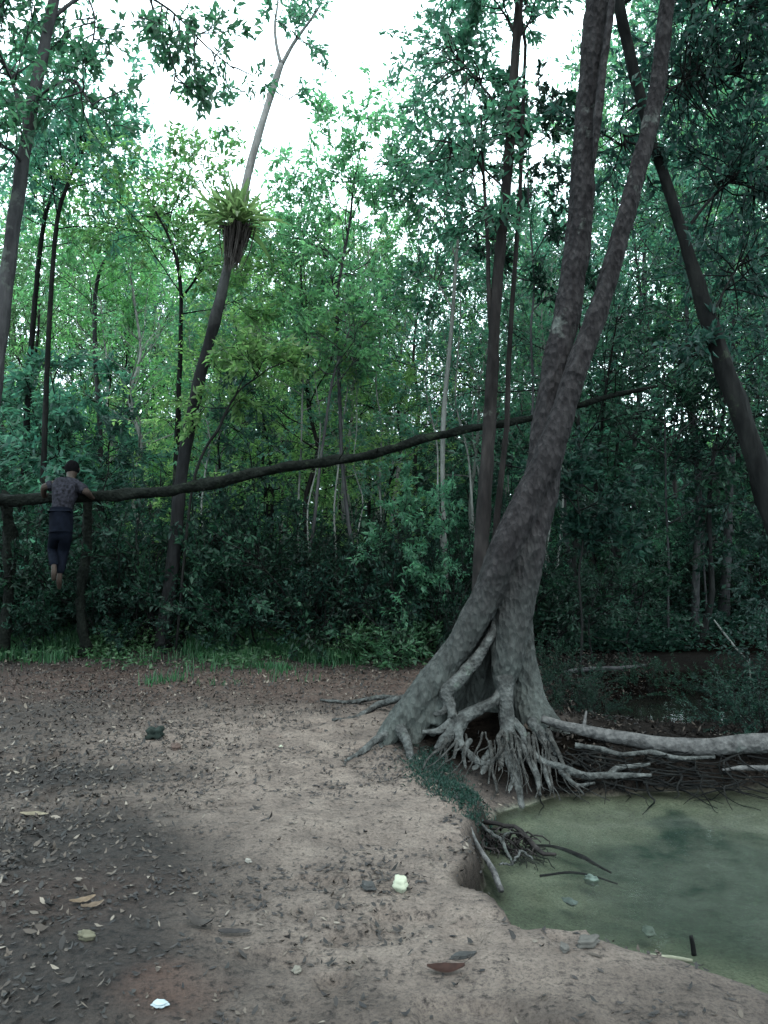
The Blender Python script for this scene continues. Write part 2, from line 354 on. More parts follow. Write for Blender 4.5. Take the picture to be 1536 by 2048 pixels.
# water sheet
def water_material():
    m, t, N, out = nodes('pond_water'); L = t.links.new
    tc = N('TexCoord'); n = N('TexNoise', i_Scale=5, i_Detail=3); L(tc.outputs['Object'], n.inputs[0])
    bp = N('Bump', i_Strength=.10, i_Distance=.02); L(n.outputs[0], bp.inputs['Height'])
    tr = N('BsdfTransparent'); tr.inputs[0].default_value = (.86, .93, .86, 1)
    n5 = N('TexNoise', i_Scale=2.2, i_Detail=9, i_Roughness=.75); L(tc.outputs['Object'], n5.inputs[0])
    r5 = ramp(N, [(.36, (.02, .034, .030)), (.47, (.072, .082, .069)), (.68, (.12, .138, .115))]); L(n5.outputs[0], r5.inputs[0])
    df = N('BsdfDiffuse'); L(r5.outputs[0], df.inputs[0])
    mk = N('Attribute', attribute_name='murk'); m1 = N('MixShader'); L(mk.outputs['Fac'], m1.inputs[0]); L(tr.outputs[0], m1.inputs[1]); L(df.outputs[0], m1.inputs[2])
    gl = N('BsdfGlossy', i_Roughness=.05); L(bp.outputs[0], gl.inputs['Normal'])
    fr = N('Fresnel', i_IOR=1.33); L(bp.outputs[0], fr.inputs['Normal'])
    m2 = N('MixShader'); L(fr.outputs[0], m2.inputs[0]); L(m1.outputs[0], m2.inputs[1]); L(gl.outputs[0], m2.inputs[2])
    L(m2.outputs[0], out.inputs[0]); return m
ux, uy = np.meshgrid(np.linspace(-.1, 9.5, 190), np.linspace(2.0, 6.2, 110)); wv_ = np.stack([ux, uy, 0 * ux + WL], -1).reshape(-1, 3)
vx, vy = np.meshgrid(np.linspace(1.2, 9.5, 20), np.linspace(6.25, 12.5, 20)); v2_ = np.stack([vx, vy, 0 * vx + WL], -1).reshape(-1, 3); i2 = (np.arange(19)[:, None] * 20 + np.arange(19)[None, :]).reshape(-1) + len(wv_); i2 = np.stack([i2, i2 + 1, i2 + 21, i2 + 20], -1); n1_ = len(wv_)
ii = (np.arange(109)[:, None] * 190 + np.arange(189)[None, :]).reshape(-1)
wv_ = np.vstack([wv_, v2_]); wm = mesh_from('water', wv_, np.vstack([np.stack([ii, ii + 1, ii + 191, ii + 190], -1), i2]), True)
mk_ = .05 + .25 * sstep(0, .13, WL - height(wv_[:, 0], wv_[:, 1])); mk_[n1_:] = .06
dp = wm.attributes.new('murk', 'FLOAT', 'POINT'); dp.data.foreach_set('value', mk_.astype(np.float32))
wo = link('water', wm, water_material()); tag(wo, kind='structure')
def gz(x, y): return float(height(np.array([x]), np.array([y]))[0])

# ------------------------------------------------------------------ growing branches
def unit(v): return v / (np.linalg.norm(v) + 1e-9)
def perp(d, rng):
    a = rng.normal(size=3); a -= d * a.dot(d); return unit(a)
def grow(tb, lb, p, d, L, r, lvl, rng, sp):
    seg = 5 if lvl < sp['lv'] else 3
    pts = [p]; q = p; dd = d
    for k in range(seg):
        dd = unit(dd + rng.normal(0, sp['wob'], 3) + np.array([0, 0, sp['up'][min(lvl, len(sp['up']) - 1)]])); q = q + dd * L / seg; pts.append(q)
    pts = np.array(pts)
    tb.tube(pts, np.linspace(r, max(r * .35, .003), len(pts)), 4 if r < .03 else 6)
    if lvl >= sp['lv']:
        leaves_on(lb, pts, sp['nl'], sp['ls'], rng, sp.get('spread', .5))
        return
    n = sp['nc'][min(lvl, len(sp['nc']) - 1)]
    for k in range(n):
        t = rng.uniform(.25, 1) if k < n - 1 else 1.0
        f = t * (len(pts) - 1); i = min(int(f), len(pts) - 2); pp = pts[i] + (pts[i + 1] - pts[i]) * (f - i)
        dr = unit(pts[i + 1] - pts[i]); a = rng.uniform(.5, 1.1) * (0.4 if k == n - 1 else 1)
        nd = unit(dr * cos(a) + perp(dr, rng) * sin(a))
        grow(tb, lb, pp, nd, L * sp['ratio'] * rng.uniform(.7, 1.15), r * .5, lvl + 1, rng, sp)
def leaves_on(lb, pts, n, ls, rng, spread=.5):
    f = rng.uniform(.1, 1, n) * (len(pts) - 1); i = np.minimum(f.astype(int), len(pts) - 2)
    p = pts[i] + (pts[i + 1] - pts[i]) * (f - i)[:, None]
    d = unit(pts[-1] - pts[0])[None, :] * .6 + rng.normal(0, spread, (n, 3)); d[:, 2] -= .12
    p = p + rng.normal(0, ls * .25, (n, 3))
    lb.add(p, d, ls * rng.uniform(.6, 1.3, n))
def poly_at(pts, t):
    f = t * (len(pts) - 1); i = min(int(f), len(pts) - 2); return pts[i] + (pts[i + 1] - pts[i]) * (f - i), unit(pts[i + 1] - pts[i])
def make_variant(seed, H, r, start, nl, Lmax, shape, sp, bend=.3, fork=False):
    """a tree of height H standing at the origin: returns trunk mesh and crown mesh"""
    rng = np.random.default_rng(seed); tb, lb = MB(), LB()
    n = 9; z = np.linspace(0, H * .93, n); bx = np.cumsum(rng.normal(0, bend / n * 1.6, n)); by = np.cumsum(rng.normal(0, bend / n * 1.6, n)); bx -= bx[0]; by -= by[0]
    pts = catmull(np.stack([bx, by, z], 1), 22); z0 = pts[:, 2] / H
    rad = r * (1 - .8 * z0 ** .9) * (1 + .5 * np.exp(-z0 * 40)); tb.tube(pts, rad, 8, .12, rng)
    for k in range(nl):
        t = start + (1 - start) * ((k + rng.uniform(0, 1)) / nl); t = min(t, .995)
        pp, dr = poly_at(pts, t); s = (t - start) / (1 - start)
        Lk = Lmax * shape(s) * rng.uniform(.75, 1.2); az = k * 2.4 + rng.normal(0, .4); el = sp['el'][0] + (sp['el'][1] - sp['el'][0]) * s
        d = np.array([cos(az) * cos(el), sin(az) * cos(el), sin(el)])
        grow(tb, lb, pp, d, Lk, max(.008, r * (1 - .8 * t) * .5), 1, rng, sp)
    return tb.mesh('trunk'), lb.mesh('crown', rng, width=sp.get('lw', .45))
dome = lambda s: .35 + .65 * math.sqrt(max(0, 1 - (2 * s - .75) ** 2 / 1.6)) if s < 1 else .35
cone = lambda s: 1 - .7 * s
VAR = {}
def var(key, *a, n=3, mats=(M_brown, M_leafA), **k):
    VAR[key] = []
    for j in range(n):
        t, c = make_variant(a[0] + j * 17, *a[1:], **k)
        t.materials.append(mats[0]); c.materials.append(mats[1]); VAR[key].append((t, c))
spT = dict(lv=3, nc=[5, 6, 4], ratio=.52, wob=.16, up=[.1, .07, .03], nl=19, ls=.12, el=(.25, 1.1), spread=.42)
var('round', 100, 12, .10, .48, 17, 3.0, dome, dict(spT), bend=.9, mats=(M_brown, M_leafA))
var('slender', 200, 13, .085, .34, 24, 1.9, dome, dict(spT, nc=[4, 5, 4], nl=13), bend=.7, mats=(M_grey, M_leafB))
var('bright', 300, 9, .07, .30, 20, 2.1, dome, dict(spT, nc=[4, 6, 4], nl=13, ls=.12, el=(.0, .9)), bend=.8, mats=(M_dark, M_leafC))
var('airy', 400, 13, .09, .45, 13, 2.6, dome, dict(spT, nc=[4, 4, 4], nl=9), bend=1.0, mats=(M_pale, M_leafA), n=2)
var('pole', 450, 10, .035, .45, 13, 1.2, dome, dict(spT, lv=2, nc=[6, 6], nl=16), bend=.8, mats=(M_pale, M_leafB), n=4)
spS = dict(lv=2, nc=[7], ratio=.5, wob=.14, up=[-.02, -.03], nl=14, ls=.10, el=(.1, .8), lw=.42)
var('sapling', 500, 4.2, .022, .18, 26, 1.0, cone, spS, bend=.5, mats=(M_dark, M_leafD), n=4)
var('greensap', 600, 3.2, .018, .15, 22, .95, cone, dict(spS, ls=.10), bend=.4, mats=(M_dark, M_leafB), n=3)
var('undertree', 650, 5.5, .05, .42, 17, 1.7, dome, dict(spT, lv=2, nc=[8, 7], nl=24, ls=.09, el=(-.2, .6)), bend=.6, mats=(M_dark, M_leafD), n=3)
def shrub_variant(seed, H, W, nst, ls, nl):
    rng = np.random.default_rng(seed); tb, lb = MB(), LB()
    sp = dict(lv=2, nc=[6], ratio=.45, wob=.16, up=[.05, .0], nl=nl, ls=ls)
    for k in range(nst):
        az = rng.uniform(0, 6.28); el = rng.uniform(.5, 1.4); p = np.array([cos(az), sin(az), 0]) * rng.uniform(0, W * .3)
        grow(tb, lb, p, np.array([cos(az) * cos(el), sin(az) * cos(el), sin(el)]), H * rng.uniform(.6, 1), .012, 1, rng, sp)
    return tb.mesh('stem'), lb.mesh('foliage', rng, width=.42)
VAR['shrub'] = []; 
for j in range(4):
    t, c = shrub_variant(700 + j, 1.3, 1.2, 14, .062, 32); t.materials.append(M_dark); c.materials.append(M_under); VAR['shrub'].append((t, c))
VAR['bush'] = []
for j in range(2):
    t, c = shrub_variant(750 + j, .6, .7, 22, .07, 14); t.materials.append(M_dark); c.materials.append(M_bush); VAR['bush'].append((t, c))

protos = {}
def place(kind, j, x, y, h_scale, rz, name, label, cat, group, sxy=1.0, z=None):
    key = (kind, j)
    names = ('stem', 'foliage') if kind in ('shrub', 'bush') else ('trunk', 'crown')
    root = empty(name, (x, y, (gz(x, y) if z is None else z) - .03))
    if key not in protos:
        t, c = VAR[kind][j]; a = bpy.data.objects.new(names[0], t); b = bpy.data.objects.new(names[1], c); protos[key] = (a, b)
    else:
        a, b = protos[key][0].copy(), protos[key][1].copy()
    for o in (a, b): C.objects.link(o); o.parent = root
    root.scale = (h_scale * sxy, h_scale * sxy, h_scale); root.rotation_euler = (0, 0, rz)
    tag(root, label, cat, group); return root

# ------------------------------------------------------------------ named trees traced at their own distances
def trunk_pts(px, n=40):      # px: (x, y, Y)
    return catmull([P(*p) for p in px], n)
def hero(name, label, px, widths, mat, leaf, Hextra=0, limbs=(), seed=1, crown_from=None, ncrown=0, sp=None, Lc=1.8, sides=12, rough=.12, ls=.105, lean=(0, 0), cat='tree'):
    rng = np.random.default_rng(seed); root = empty(name, P(*px[0])); off = np.array(root.location)
    tb, lb = MB(), LB(); pts = trunk_pts(px, 60); Ys = np.interp(np.linspace(0, 1, 60), np.linspace(0, 1, len(px)), [p[2] for p in px])
    wd = np.interp(np.linspace(0, 1, 60), np.linspace(0, 1, len(widths)), widths); rad = wd * .41 / F * Ys
    if Hextra:
        d = unit(pts[-1] - pts[-6]) + np.array([lean[0], lean[1], .2]); ext = [pts[-1]]; dd = unit(d)
        for k in range(8): dd = unit(dd + rng.normal(0, .05, 3) + np.array([0, 0, .05])); ext.append(ext[-1] + dd * Hextra / 8)
        e = np.array(ext)[1:]; tb_pts = np.vstack([pts, e]); tb_rad = np.concatenate([rad, np.linspace(rad[-1], rad[-1] * .3, 8)])
    else: tb_pts, tb_rad = pts, rad
    tb.tube(tb_pts - off, tb_rad, sides, rough, rng)
    sp = sp or dict(lv=3, nc=[5, 5, 4], ratio=.55, wob=.16, up=[.06, .05, .0], nl=12, ls=ls, el=(.1, 1))
    if ncrown:
        a = crown_from
        for k in range(ncrown):
            t = a + (1 - a) * (k + rng.uniform(0, 1)) / ncrown; pp, dr = poly_at(tb_pts, min(t, .99)); az = k * 2.4 + rng.uniform(0, 1); el = rng.uniform(.1, .9)
            grow(tb, lb, pp - off, np.array([cos(az) * cos(el), sin(az) * cos(el), sin(el)]), Lc * rng.uniform(.7, 1.2), max(.007, RW(4, 8)), 1, rng, sp)
    for lm in limbs:     # explicit limbs: list of (x,y,Y), width start px, leaf twigs n
        lp = catmull([P(*p) for p in lm['p']], 16) - off; w0 = RW(lm.get('w', 8), lm['p'][0][2]); tb.tube(lp, np.linspace(w0, w0 * .3, 16), 6, .1, rng)
        for k in range(lm.get('n', 0)):
            pp, dr = poly_at(lp, rng.uniform(lm.get('t0', .3), 1)); nd = unit(dr * rng.uniform(0, .8) + perp(dr, rng) + np.array([0, 0, lm.get('up', 0)]))
            grow(tb, lb, pp, nd, lm.get('L', .8) * rng.uniform(.6, 1.2), .01, 2, rng, dict(sp, ls=lm.get('ls', ls)))
    o = link('trunk', tb.mesh('trunk'), mat, root)
    if lb.p: link('crown', lb.mesh('crown', rng), leaf, root)
    tag(root, label, cat); return root

# ------------------------------------------------------------------ the big leaning tree on its roots
def build_big_tree():
    base = G(1000, 1480); root = empty('leaning_tree', base); off = np.array(root.location)
    rng = np.random.default_rng(3)
    tb = MB()
    def T(px, wd, n=40, sides=16, rough=.07):
        pts = catmull([P(*p) for p in px], n); Ys = pts[:, 1]
        w_ = np.interp(np.linspace(0, 1, n), np.linspace(0, 1, len(wd)), wd); tb.tube(pts - off, w_ * .49 / F * Ys, sides, rough, rng)
    # left leaning ridge running up into the right-hand stem
    T([(762, 1490, 5.85), (800, 1446, 5.9), (850, 1382, 5.95), (912, 1300, 6.0), (968, 1200, 6.0), (1010, 1100, 6.0), (1056, 1000, 6.05), (1098, 905, 6.1), (1134, 800, 6.15), (1160, 715, 6.2)],
      [38, 56, 60, 58, 60, 64, 64, 60, 48, 44], 60)
    # central column
    T([(1010, 1400, 6.0), (1008, 1365, 6.02), (1016, 1310, 6.05), (1026, 1240, 6.08), (1044, 1150, 6.1), (1066, 1060, 6.12), (1086, 985, 6.15), (1108, 890, 6.18)],
      [20, 46, 72, 78, 76, 70, 62, 44], 50)
    # right buttress fin, set back
    T([(1045, 1230, 6.2), (1052, 1320, 6.25), (1068, 1390, 6.2), (1105, 1450, 6.05), (1150, 1490, 5.9)], [40, 46, 44, 40, 24], 30)
    T([(1040, 1300, 6.2), (1045, 1380, 6.25), (1070, 1450, 6.1), (1095, 1500, 5.9)], [46, 60, 66, 40], 24)
    # filling walls behind the hollow
    for a, b, wd in (((960, 1230, 6.2), (880, 1440, 6.3), [50, 60]), ((985, 1230, 6.3), (930, 1450, 6.45), [50, 70]), ((1010, 1250, 6.4), (985, 1460, 6.5), [50, 80]), ((1030, 1290, 6.45), (1040, 1470, 6.45), [50, 80]), ((925, 1310, 6.08), (845, 1462, 6.02), [40, 60]), ((890, 1350, 6.02), (815, 1485, 5.9), [40, 50]), ((905, 1320, 6.0), (870, 1450, 5.95), [40, 50])):
        m_ = tuple((a[k] + b[k]) / 2 for k in range(3)); T([a, m_, b], [wd[0], sum(wd) / 2, wd[1]], 12)
    # left (darker, further) stem
    T([(1068, 1010, 6.2), (1083, 920, 6.3), (1098, 810, 6.35), (1119, 700, 6.4), (1141, 590, 6.45), (1158, 450, 6.5), (1169, 300, 6.5), (1183, 150, 6.5), (1194, 0, 6.5), (1204, -150, 6.5), (1225, -500, 6.6)],
      [60, 58, 56, 56, 55, 53, 51, 54, 48, 44, 30], 80)
    # right stem
    T([(1148, 755, 6.15), (1172, 690, 6.2), (1200, 610, 6.22), (1234, 500, 6.25), (1270, 360, 6.3), (1300, 255, 6.35), (1317, 150, 6.4), (1335, 0, 6.4), (1350, -150, 6.4), (1365, -450, 6.4)],
      [46, 46, 42, 38, 38, 36, 34, 31, 28, 20], 60)
    # knots, scars and burls
    for k in range(60):
        t = rng.uniform(0, 1)
    tm = tb.mesh('trunk'); o = link('trunk', tm, M_big, root)
    rm = o.modifiers.new('weld', 'REMESH'); rm.mode = 'VOXEL'; rm.voxel_size = .014; rm.use_smooth_shade = True
    sm = o.modifiers.new('soft', 'SMOOTH'); sm.iterations = 5; sm.factor = .6
    for nm, sc_, st in (('lumps', .2, .025), ('grain', .035, .010)):
        tx = bpy.data.textures.new(nm, 'CLOUDS'); tx.noise_scale = sc_; tx.noise_depth = 3
        dm = o.modifiers.new(nm, 'DISPLACE'); dm.texture = tx; dm.strength = st; dm.texture_coords = 'LOCAL'
    # thin side stem on the left trunk near the top
    s = MB(); pts = catmull([P(*p) for p in [(1186, 330, 6.38), (1196, 230, 6.35), (1208, 120, 6.35), (1222, 20, 6.35), (1232, -120, 6.3)]], 24)
    s.tube(pts - off, np.concatenate([np.linspace(.004, .034, 6), np.linspace(.036, .024, 18)]), 8, .1, rng); link('side_stem', s.mesh('side_stem'), M_big, root)
    # roots: px paths with widths (px)
    RT = [
     ([(1008, 1355, 5.98), (1012, 1400, 5.9), (1015, 1450, 5.82), (1013, 1490, 5.72), (1022, 1530, 5.5), (1035, 1575, 5.3), (1046, 1632, 5.08)], [34, 26, 24, 26, 24, 18, 9]),
     ([(1016, 1470, 5.8), (1008, 1510, 5.62), (997, 1550, 5.42), (985, 1585, 5.28), (978, 1618, 5.12)], [22, 20, 18, 15, 8]),
     ([(1004, 1375, 5.98), (985, 1398, 5.9), (958, 1416, 5.82), (930, 1432, 5.76), (912, 1455, 5.7), (895, 1482, 5.66), (872, 1500, 5.62)], [14, 18, 20, 24, 28, 24, 12]),
     ([(1000, 1215, 6.12), (984, 1262, 6.03), (955, 1318, 5.95), (922, 1358, 5.9), (896, 1385, 5.86), (897, 1412, 5.82), (907, 1440, 5.74)], [10, 16, 22, 25, 25, 20, 17]),
     ([(905, 1440, 5.75), (880, 1460, 5.7), (845, 1464, 5.7)], [14, 13, 7]),
     ([(893, 1400, 5.86), (885, 1420, 5.8), (868, 1430, 5.78)], [12, 11, 7]),
     ([(915, 1450, 5.7), (920, 1480, 5.62), (935, 1505, 5.55), (955, 1525, 5.45), (985, 1530, 5.42)], [16, 14, 14, 13, 9]),
     ([(925, 1440, 5.74), (915, 1480, 5.62), (908, 1520, 5.5)], [12, 9, 5]),
     ([(1025, 1440, 5.85), (1045, 1465, 5.75), (1062, 1495, 5.62), (1082, 1522, 5.5), (1120, 1538, 5.43), (1165, 1553, 5.38), (1215, 1552, 5.38), (1262, 1553, 5.38), (1303, 1550, 5.4)], [14, 14, 13, 13, 13, 13, 12, 10, 6]),
     ([(1020, 1460, 5.8), (1040, 1490, 5.66), (1058, 1520, 5.5), (1074, 1550, 5.35), (1080, 1590, 5.2)], [15, 16, 14, 12, 6]),
     ([(1060, 1440, 5.9), (1085, 1475, 5.75), (1100, 1510, 5.6), (1112, 1535, 5.48)], [18, 22, 16, 8]),
     ([(1215, 1552, 5.38), (1235, 1536, 5.42), (1262, 1530, 5.45), (1300, 1528, 5.46)], [9, 10, 8, 5]),
     ([(1120, 1540, 5.42), (1132, 1558, 5.34), (1160, 1570, 5.3), (1190, 1566, 5.32)], [9, 8, 7, 4]),
     ([(800, 1455, 5.8), (812, 1485, 5.7), (822, 1515, 5.55), (832, 1555, 5.3)], [22, 18, 15, 8]),
     ([(760, 1468, 5.9), (764, 1490, 5.8), (768, 1508, 5.7)], [12, 9, 5]),
     ([(785, 1462, 5.85), (755, 1482, 5.75), (722, 1506, 5.6), (690, 1522, 5.45)], [18, 14, 10, 5]),
     ([(985, 1500, 5.62), (965, 1525, 5.48), (945, 1545, 5.38), (935, 1575, 5.22), (950, 1600, 5.12)], [14, 13, 12, 10, 6]),
     ([(985, 1520, 5.5), (965, 1545, 5.38), (955, 1565, 5.3)], [12, 11, 6]),
     ([(940, 1480, 5.62), (930, 1510, 5.5), (932, 1540, 5.36)], [10, 8, 4]),
     ([(1040, 1500, 5.6), (1030, 1545, 5.4), (1020, 1590, 5.22), (1018, 1615, 5.12)], [12, 10, 8, 5]),
     ([(1095, 1500, 5.65), (1092, 1540, 5.42), (1102, 1580, 5.26)], [11, 9, 5]),
     ([(860, 1380, 6.2), (800, 1398, 6.7), (755, 1408, 6.95), (715, 1432, 6.7), (665, 1440, 6.55)], [14, 12, 12, 9, 5]),
     ([(800, 1398, 6.9), (760, 1392, 7.2), (700, 1402, 7.2), (640, 1400, 7.3)], [10, 9, 7, 4]),
     ([(1150, 1490, 5.6), (1200, 1500, 5.55), (1240, 1512, 5.52), (1300, 1508, 5.55), (1360, 1520, 5.5), (1430, 1514, 5.5)], [10, 9, 8, 9, 8, 5]),
    ]
    for k, (px, wd) in enumerate(RT):
        b = MB(); n = 30; ctl = [P(*p) for p in px]
        ctl = [c + (rng.normal(0, .008, 3) if 0 < i < len(ctl) - 1 else 0) for i, c in enumerate(ctl)]
        pts = catmull(ctl, n); w_ = np.interp(np.linspace(0, 1, n), np.linspace(0, 1, len(wd)), wd)
        b.tube(pts - off, w_ * .56 / F * pts[:, 1], 10, .16, rng); r_ = link('root', b.mesh('root'), M_root, root)
    b = MB()
    for k in range(34):
        big = k < 9; x0 = rng.uniform(890, 1110); y0 = 1448 + rng.uniform(0, 35) + abs(x0 - 1000) * .12; x1 = x0 + (x0 - 1000) * rng.uniform(.2, .9) + rng.normal(0, 28); y1 = y0 + rng.uniform(50, 125); n = 6; pts = []
        for q in range(n):
            t = q / (n - 1); pts.append(P(x0 + (x1 - x0) * t ** 1.4 + rng.normal(0, 4), y0 + (y1 - y0) * t, 5.78 - (y0 - 1448) / 300 - .55 * t))
        pts = catmull(pts, 18); gzv = height(pts[:, 0], pts[:, 1]); r0 = rng.uniform(.013, .021) if big else rng.uniform(.005, .010); rr = np.linspace(r0, r0 * .25, 18)
        pts[:, 2] = np.clip(pts[:, 2], gzv + rr * .2, gzv + .09); b.tube(pts - off, rr, 7, .15, rng)
    link('rootlets', b.mesh('rootlets'), M_rootdark, root); b = MB()
    for k in range(90):
        x = rng.uniform(1090, 1536); y = rng.uniform(1492, 1572); p0 = P(x, y, 5.62 - (y - 1492) / 300); pts = [p0]; d = np.array([rng.normal(.5, .9), -.35, -.3])
        for q in range(6): d = d + rng.normal(0, .4, 3) * [1, .4, .35]; pts.append(pts[-1] + unit(d) * .07)
        pts = np.array(pts); pts[:, 2] = np.maximum(pts[:, 2], height(pts[:, 0], pts[:, 1]) + .006); b.tube(catmull(pts - off, 14), np.linspace(rng.uniform(.004, .011), .002, 14), 5, .15, rng)
    link('bank_rootlets', b.mesh('bank_rootlets'), M_dark, root)
    # small crown above the frame and leafy sprays
    tb2, lb = MB(), LB(); sp = dict(lv=3, nc=[5, 5, 4], ratio=.55, wob=.16, up=[.06, .05, 0], nl=11, ls=.11, el=(.1, 1))
    for (x, y, Yv) in [(1240, -480, 6.6), (1240, -500, 6.6), (1370, -430, 6.4), (1366, -380, 6.4), (1225, -330, 6.5), (1236, -440, 6.6), (1360, -260, 6.4)]:
        az = rng.uniform(0, 6.28); grow(tb2, lb, P(x, y, Yv) - off, np.array([cos(az), sin(az), .7]), 2.2, .035, 1, rng, sp)
    link('limb', tb2.mesh('limb'), M_brown, root); link('crown', lb.mesh('crown', rng), M_leafD, root)
    tag(root, 'big leaning tree forked in two, standing on bare grey spreading roots at the water', 'tree')
build_big_tree()

# ------------------------------------------------------------------ logs
def logthing(name, label, px, wd, mat, cat, sides=12, rough=.1, n=60, seed=1, stubs=()):
    rng = np.random.default_rng(seed); pts = catmull([P(*p) for p in px], n); o0 = pts[0].copy(); b = MB()
    w_ = np.interp(np.linspace(0, 1, n), np.linspace(0, 1, len(wd)), wd); b.tube(pts - o0, w_ * .5 / F * pts[:, 1], sides, rough, rng)
    for t, L, r, dz in stubs:
        p, d = poly_at(pts - o0, t); dd = unit(perp(d, rng) + np.array([0, 0, dz])); b.tube(np.array([p, p + dd * L * .5, p + dd * L + np.array([0, 0, .02])]), [r, r * .7, r * .4], 6)
    o = link(name, b.mesh(name), mat); o.location = o0; tag(o, label, cat); return o
logthing('toppled_tree', 'long thin dark fallen trunk rising gently across the whole clearing', [(-260, 1010, 9.3), (-100, 1004, 9.3), (0, 1000, 9.3), (90, 998, 9.3), (190, 993, 9.3), (290, 986, 9.35), (400, 972, 9.35), (500, 948, 9.35), (600, 930, 9.35), (680, 920, 9.35), (760, 905, 9.3), (850, 877, 9.3), (950, 856, 9.25), (1050, 839, 9.2), (1150, 812, 9.2), (1240, 788, 9.15), (1315, 772, 9.15)],
    [24, 22, 23, 21, 22, 21, 23, 21, 20, 18, 18, 16, 16, 13, 12, 10, 6], M_mossy, 'fallen trunk', rough=.2, n=120, stubs=[(.12, .18, .012, .9), (.33, .35, .009, 1.2), (.38, .1, .025, -.5), (.52, .08, .022, .2), (.56, .4, .008, 1.0), (.72, .1, .015, -.8),(.25, .2, .02, .6), (.45, .12, .02, -.3), (.62, .15, .015, .8), (.8, .3, .012, .5), (.93, .3, .01, .4)])
logthing('grey_log', 'smooth pale grey log lying along the far bank, thinner toward the big tree', [(1085, 1438, 5.95), (1130, 1452, 5.85), (1190, 1466, 5.75), (1260, 1478, 5.7), (1340, 1492, 5.65), (1410, 1494, 5.62), (1480, 1488, 5.62), (1560, 1488, 5.6), (1700, 1490, 5.6), (1850, 1484, 5.6)],
    [16, 20, 24, 28, 33, 36, 38, 40, 42, 40], M_log, 'log', rough=.05, stubs=[(.18, .14, .018, .9)])
logthing('stick', 'straight dark stick lying level behind the big tree, in deep shade', [(1128, 1345, 8.6), (1180, 1338, 8.7), (1240, 1336, 8.8), (1292, 1330, 8.9)], [10, 9, 8, 5], M_grey, 'stick', n=20)
logthing('broken_stick', 'thin pale broken stick leaning down in the dark on the right', [(1428, 1240, 9.4), (1455, 1275, 9.2), (1475, 1300, 9.0), (1496, 1325, 8.8), (1503, 1375, 8.7)], [3, 4, 4, 3, 2], M_pale, 'stick', n=20)
logthing('pale_root_branch', 'pale thick stick leaning down the undercut bank into the water', [(938, 1652, 4.35), (955, 1690, 4.22), (975, 1722, 4.1), (990, 1750, 3.98), (1002, 1780, 3.85)], [7, 9, 11, 12, 13], M_log, 'stick', n=20)
logthing('sunken_branch', 'dark thin branch floating at the water surface beyond the root tangle', [(1060, 1690, G(1060, 1690, WL)[1]), (1110, 1694, G(1110, 1694, WL)[1]), (1160, 1712, G(1160, 1712, WL)[1]), (1222, 1746, G(1222, 1746, WL)[1])], [5, 6, 9, 4], M_dark, 'branch', n=20)
logthing('low_branch', 'short dark twig lying in the water, nearer than the long floating branch', [(1080, 1752, G(1080, 1752, WL)[1]), (1140, 1745, G(1140, 1745, WL)[1]), (1185, 1752, G(1185, 1752, WL)[1]), (1235, 1768, G(1235, 1768, WL)[1])], [5, 5, 4, 3], M_dark, 'branch', n=16)
logthing('pale_stick', 'pale yellowish stick lying at the near water edge', [(1300, 1912, 3.18), (1340, 1916, 3.16), (1385, 1922, 3.13)], [10, 11, 7], plain('pale_wood', (.12, .12, .09), .7, .2), 'stick', n=12)
logthing('stake', 'short dark stake poking out of the water at the near edge', [(1388, 1910, 3.2), (1386, 1890, 3.2), (1382, 1872, 3.2)], [10, 10, 8], M_dark, 'stake', n=8)
logthing('bank_stick', 'grey stick half buried in the litter at the left edge', [(20, 1592, G(20, 1588)[1]), (60, 1584, G(60, 1584)[1]), (98, 1574, G(98, 1574)[1])], [9, 8, 5], M_log, 'stick', n=12)
logthing('bank_root', 'thin pale root end showing low on the far bank at the right edge', [(1445, 1540, 5.42), (1490, 1536, 5.44), (1560, 1537, 5.45), (1680, 1535, 5.5)], [6, 10, 12, 12], M_log, 'root', n=20)

# root tangle hanging over the undercut
def tangle():
    rng = np.random.default_rng(12); root = empty('root_tangle', P(1000, 1690, 4.4)); off = np.array(root.location); b = MB(); pb = MB()
    def path(px, wd, tgt, n=14):
        pts = catmull([P(*p) for p in px], n) + rng.normal(0, .004, (n, 3)); tgt.tube(pts - off, np.interp(np.linspace(0, 1, n), np.linspace(0, 1, len(wd)), wd) * .5 / F * pts[:, 1], 6, .12, rng)
    path([(938, 1636, 4.7), (985, 1646, 4.65), (1030, 1656, 4.55), (1062, 1682, 4.45), (1085, 1706, 4.32), (1110, 1708, 4.3)], [9, 9, 9, 10, 10, 5], b)
    path([(945, 1636, 4.6), (975, 1660, 4.5), (1002, 1682, 4.4), (1018, 1708, 4.3), (1024, 1728, 4.2)], [7, 8, 8, 6, 5], pb)
    path([(1002, 1682, 4.4), (1012, 1668, 4.4), (1025, 1664, 4.42)], [5, 4, 3], pb)
    path([(1024, 1728, 4.2), (1035, 1712, 4.25), (1042, 1702, 4.3), (1066, 1718, 4.22)], [4, 5, 5, 3], pb)
    path([(1000, 1726, 4.18), (1018, 1730, 4.2), (1030, 1722, 4.22)], [4, 4, 3], pb)
    for k in range(85):
        x = rng.uniform(940, 1060); y = 1640 + (x - 940) * .3 + rng.uniform(0, 50); Yv = 4.75 - (y - 1630) / 250; pts = [(x, y, Yv)]
        for q in range(4): x += rng.normal(7, 10); y += rng.normal(8, 9); Yv -= .035; pts.append((x, y, Yv))
        path(pts, [5, 4, 3, 2], b, 9)
    link('dark_roots', b.mesh('dark_roots'), M_brown, root); link('pale_root', pb.mesh('pale_root'), M_root, root)
    tag(root, 'tangle of thin dark roots hanging over the undercut bank above the water', 'roots')
tangle()

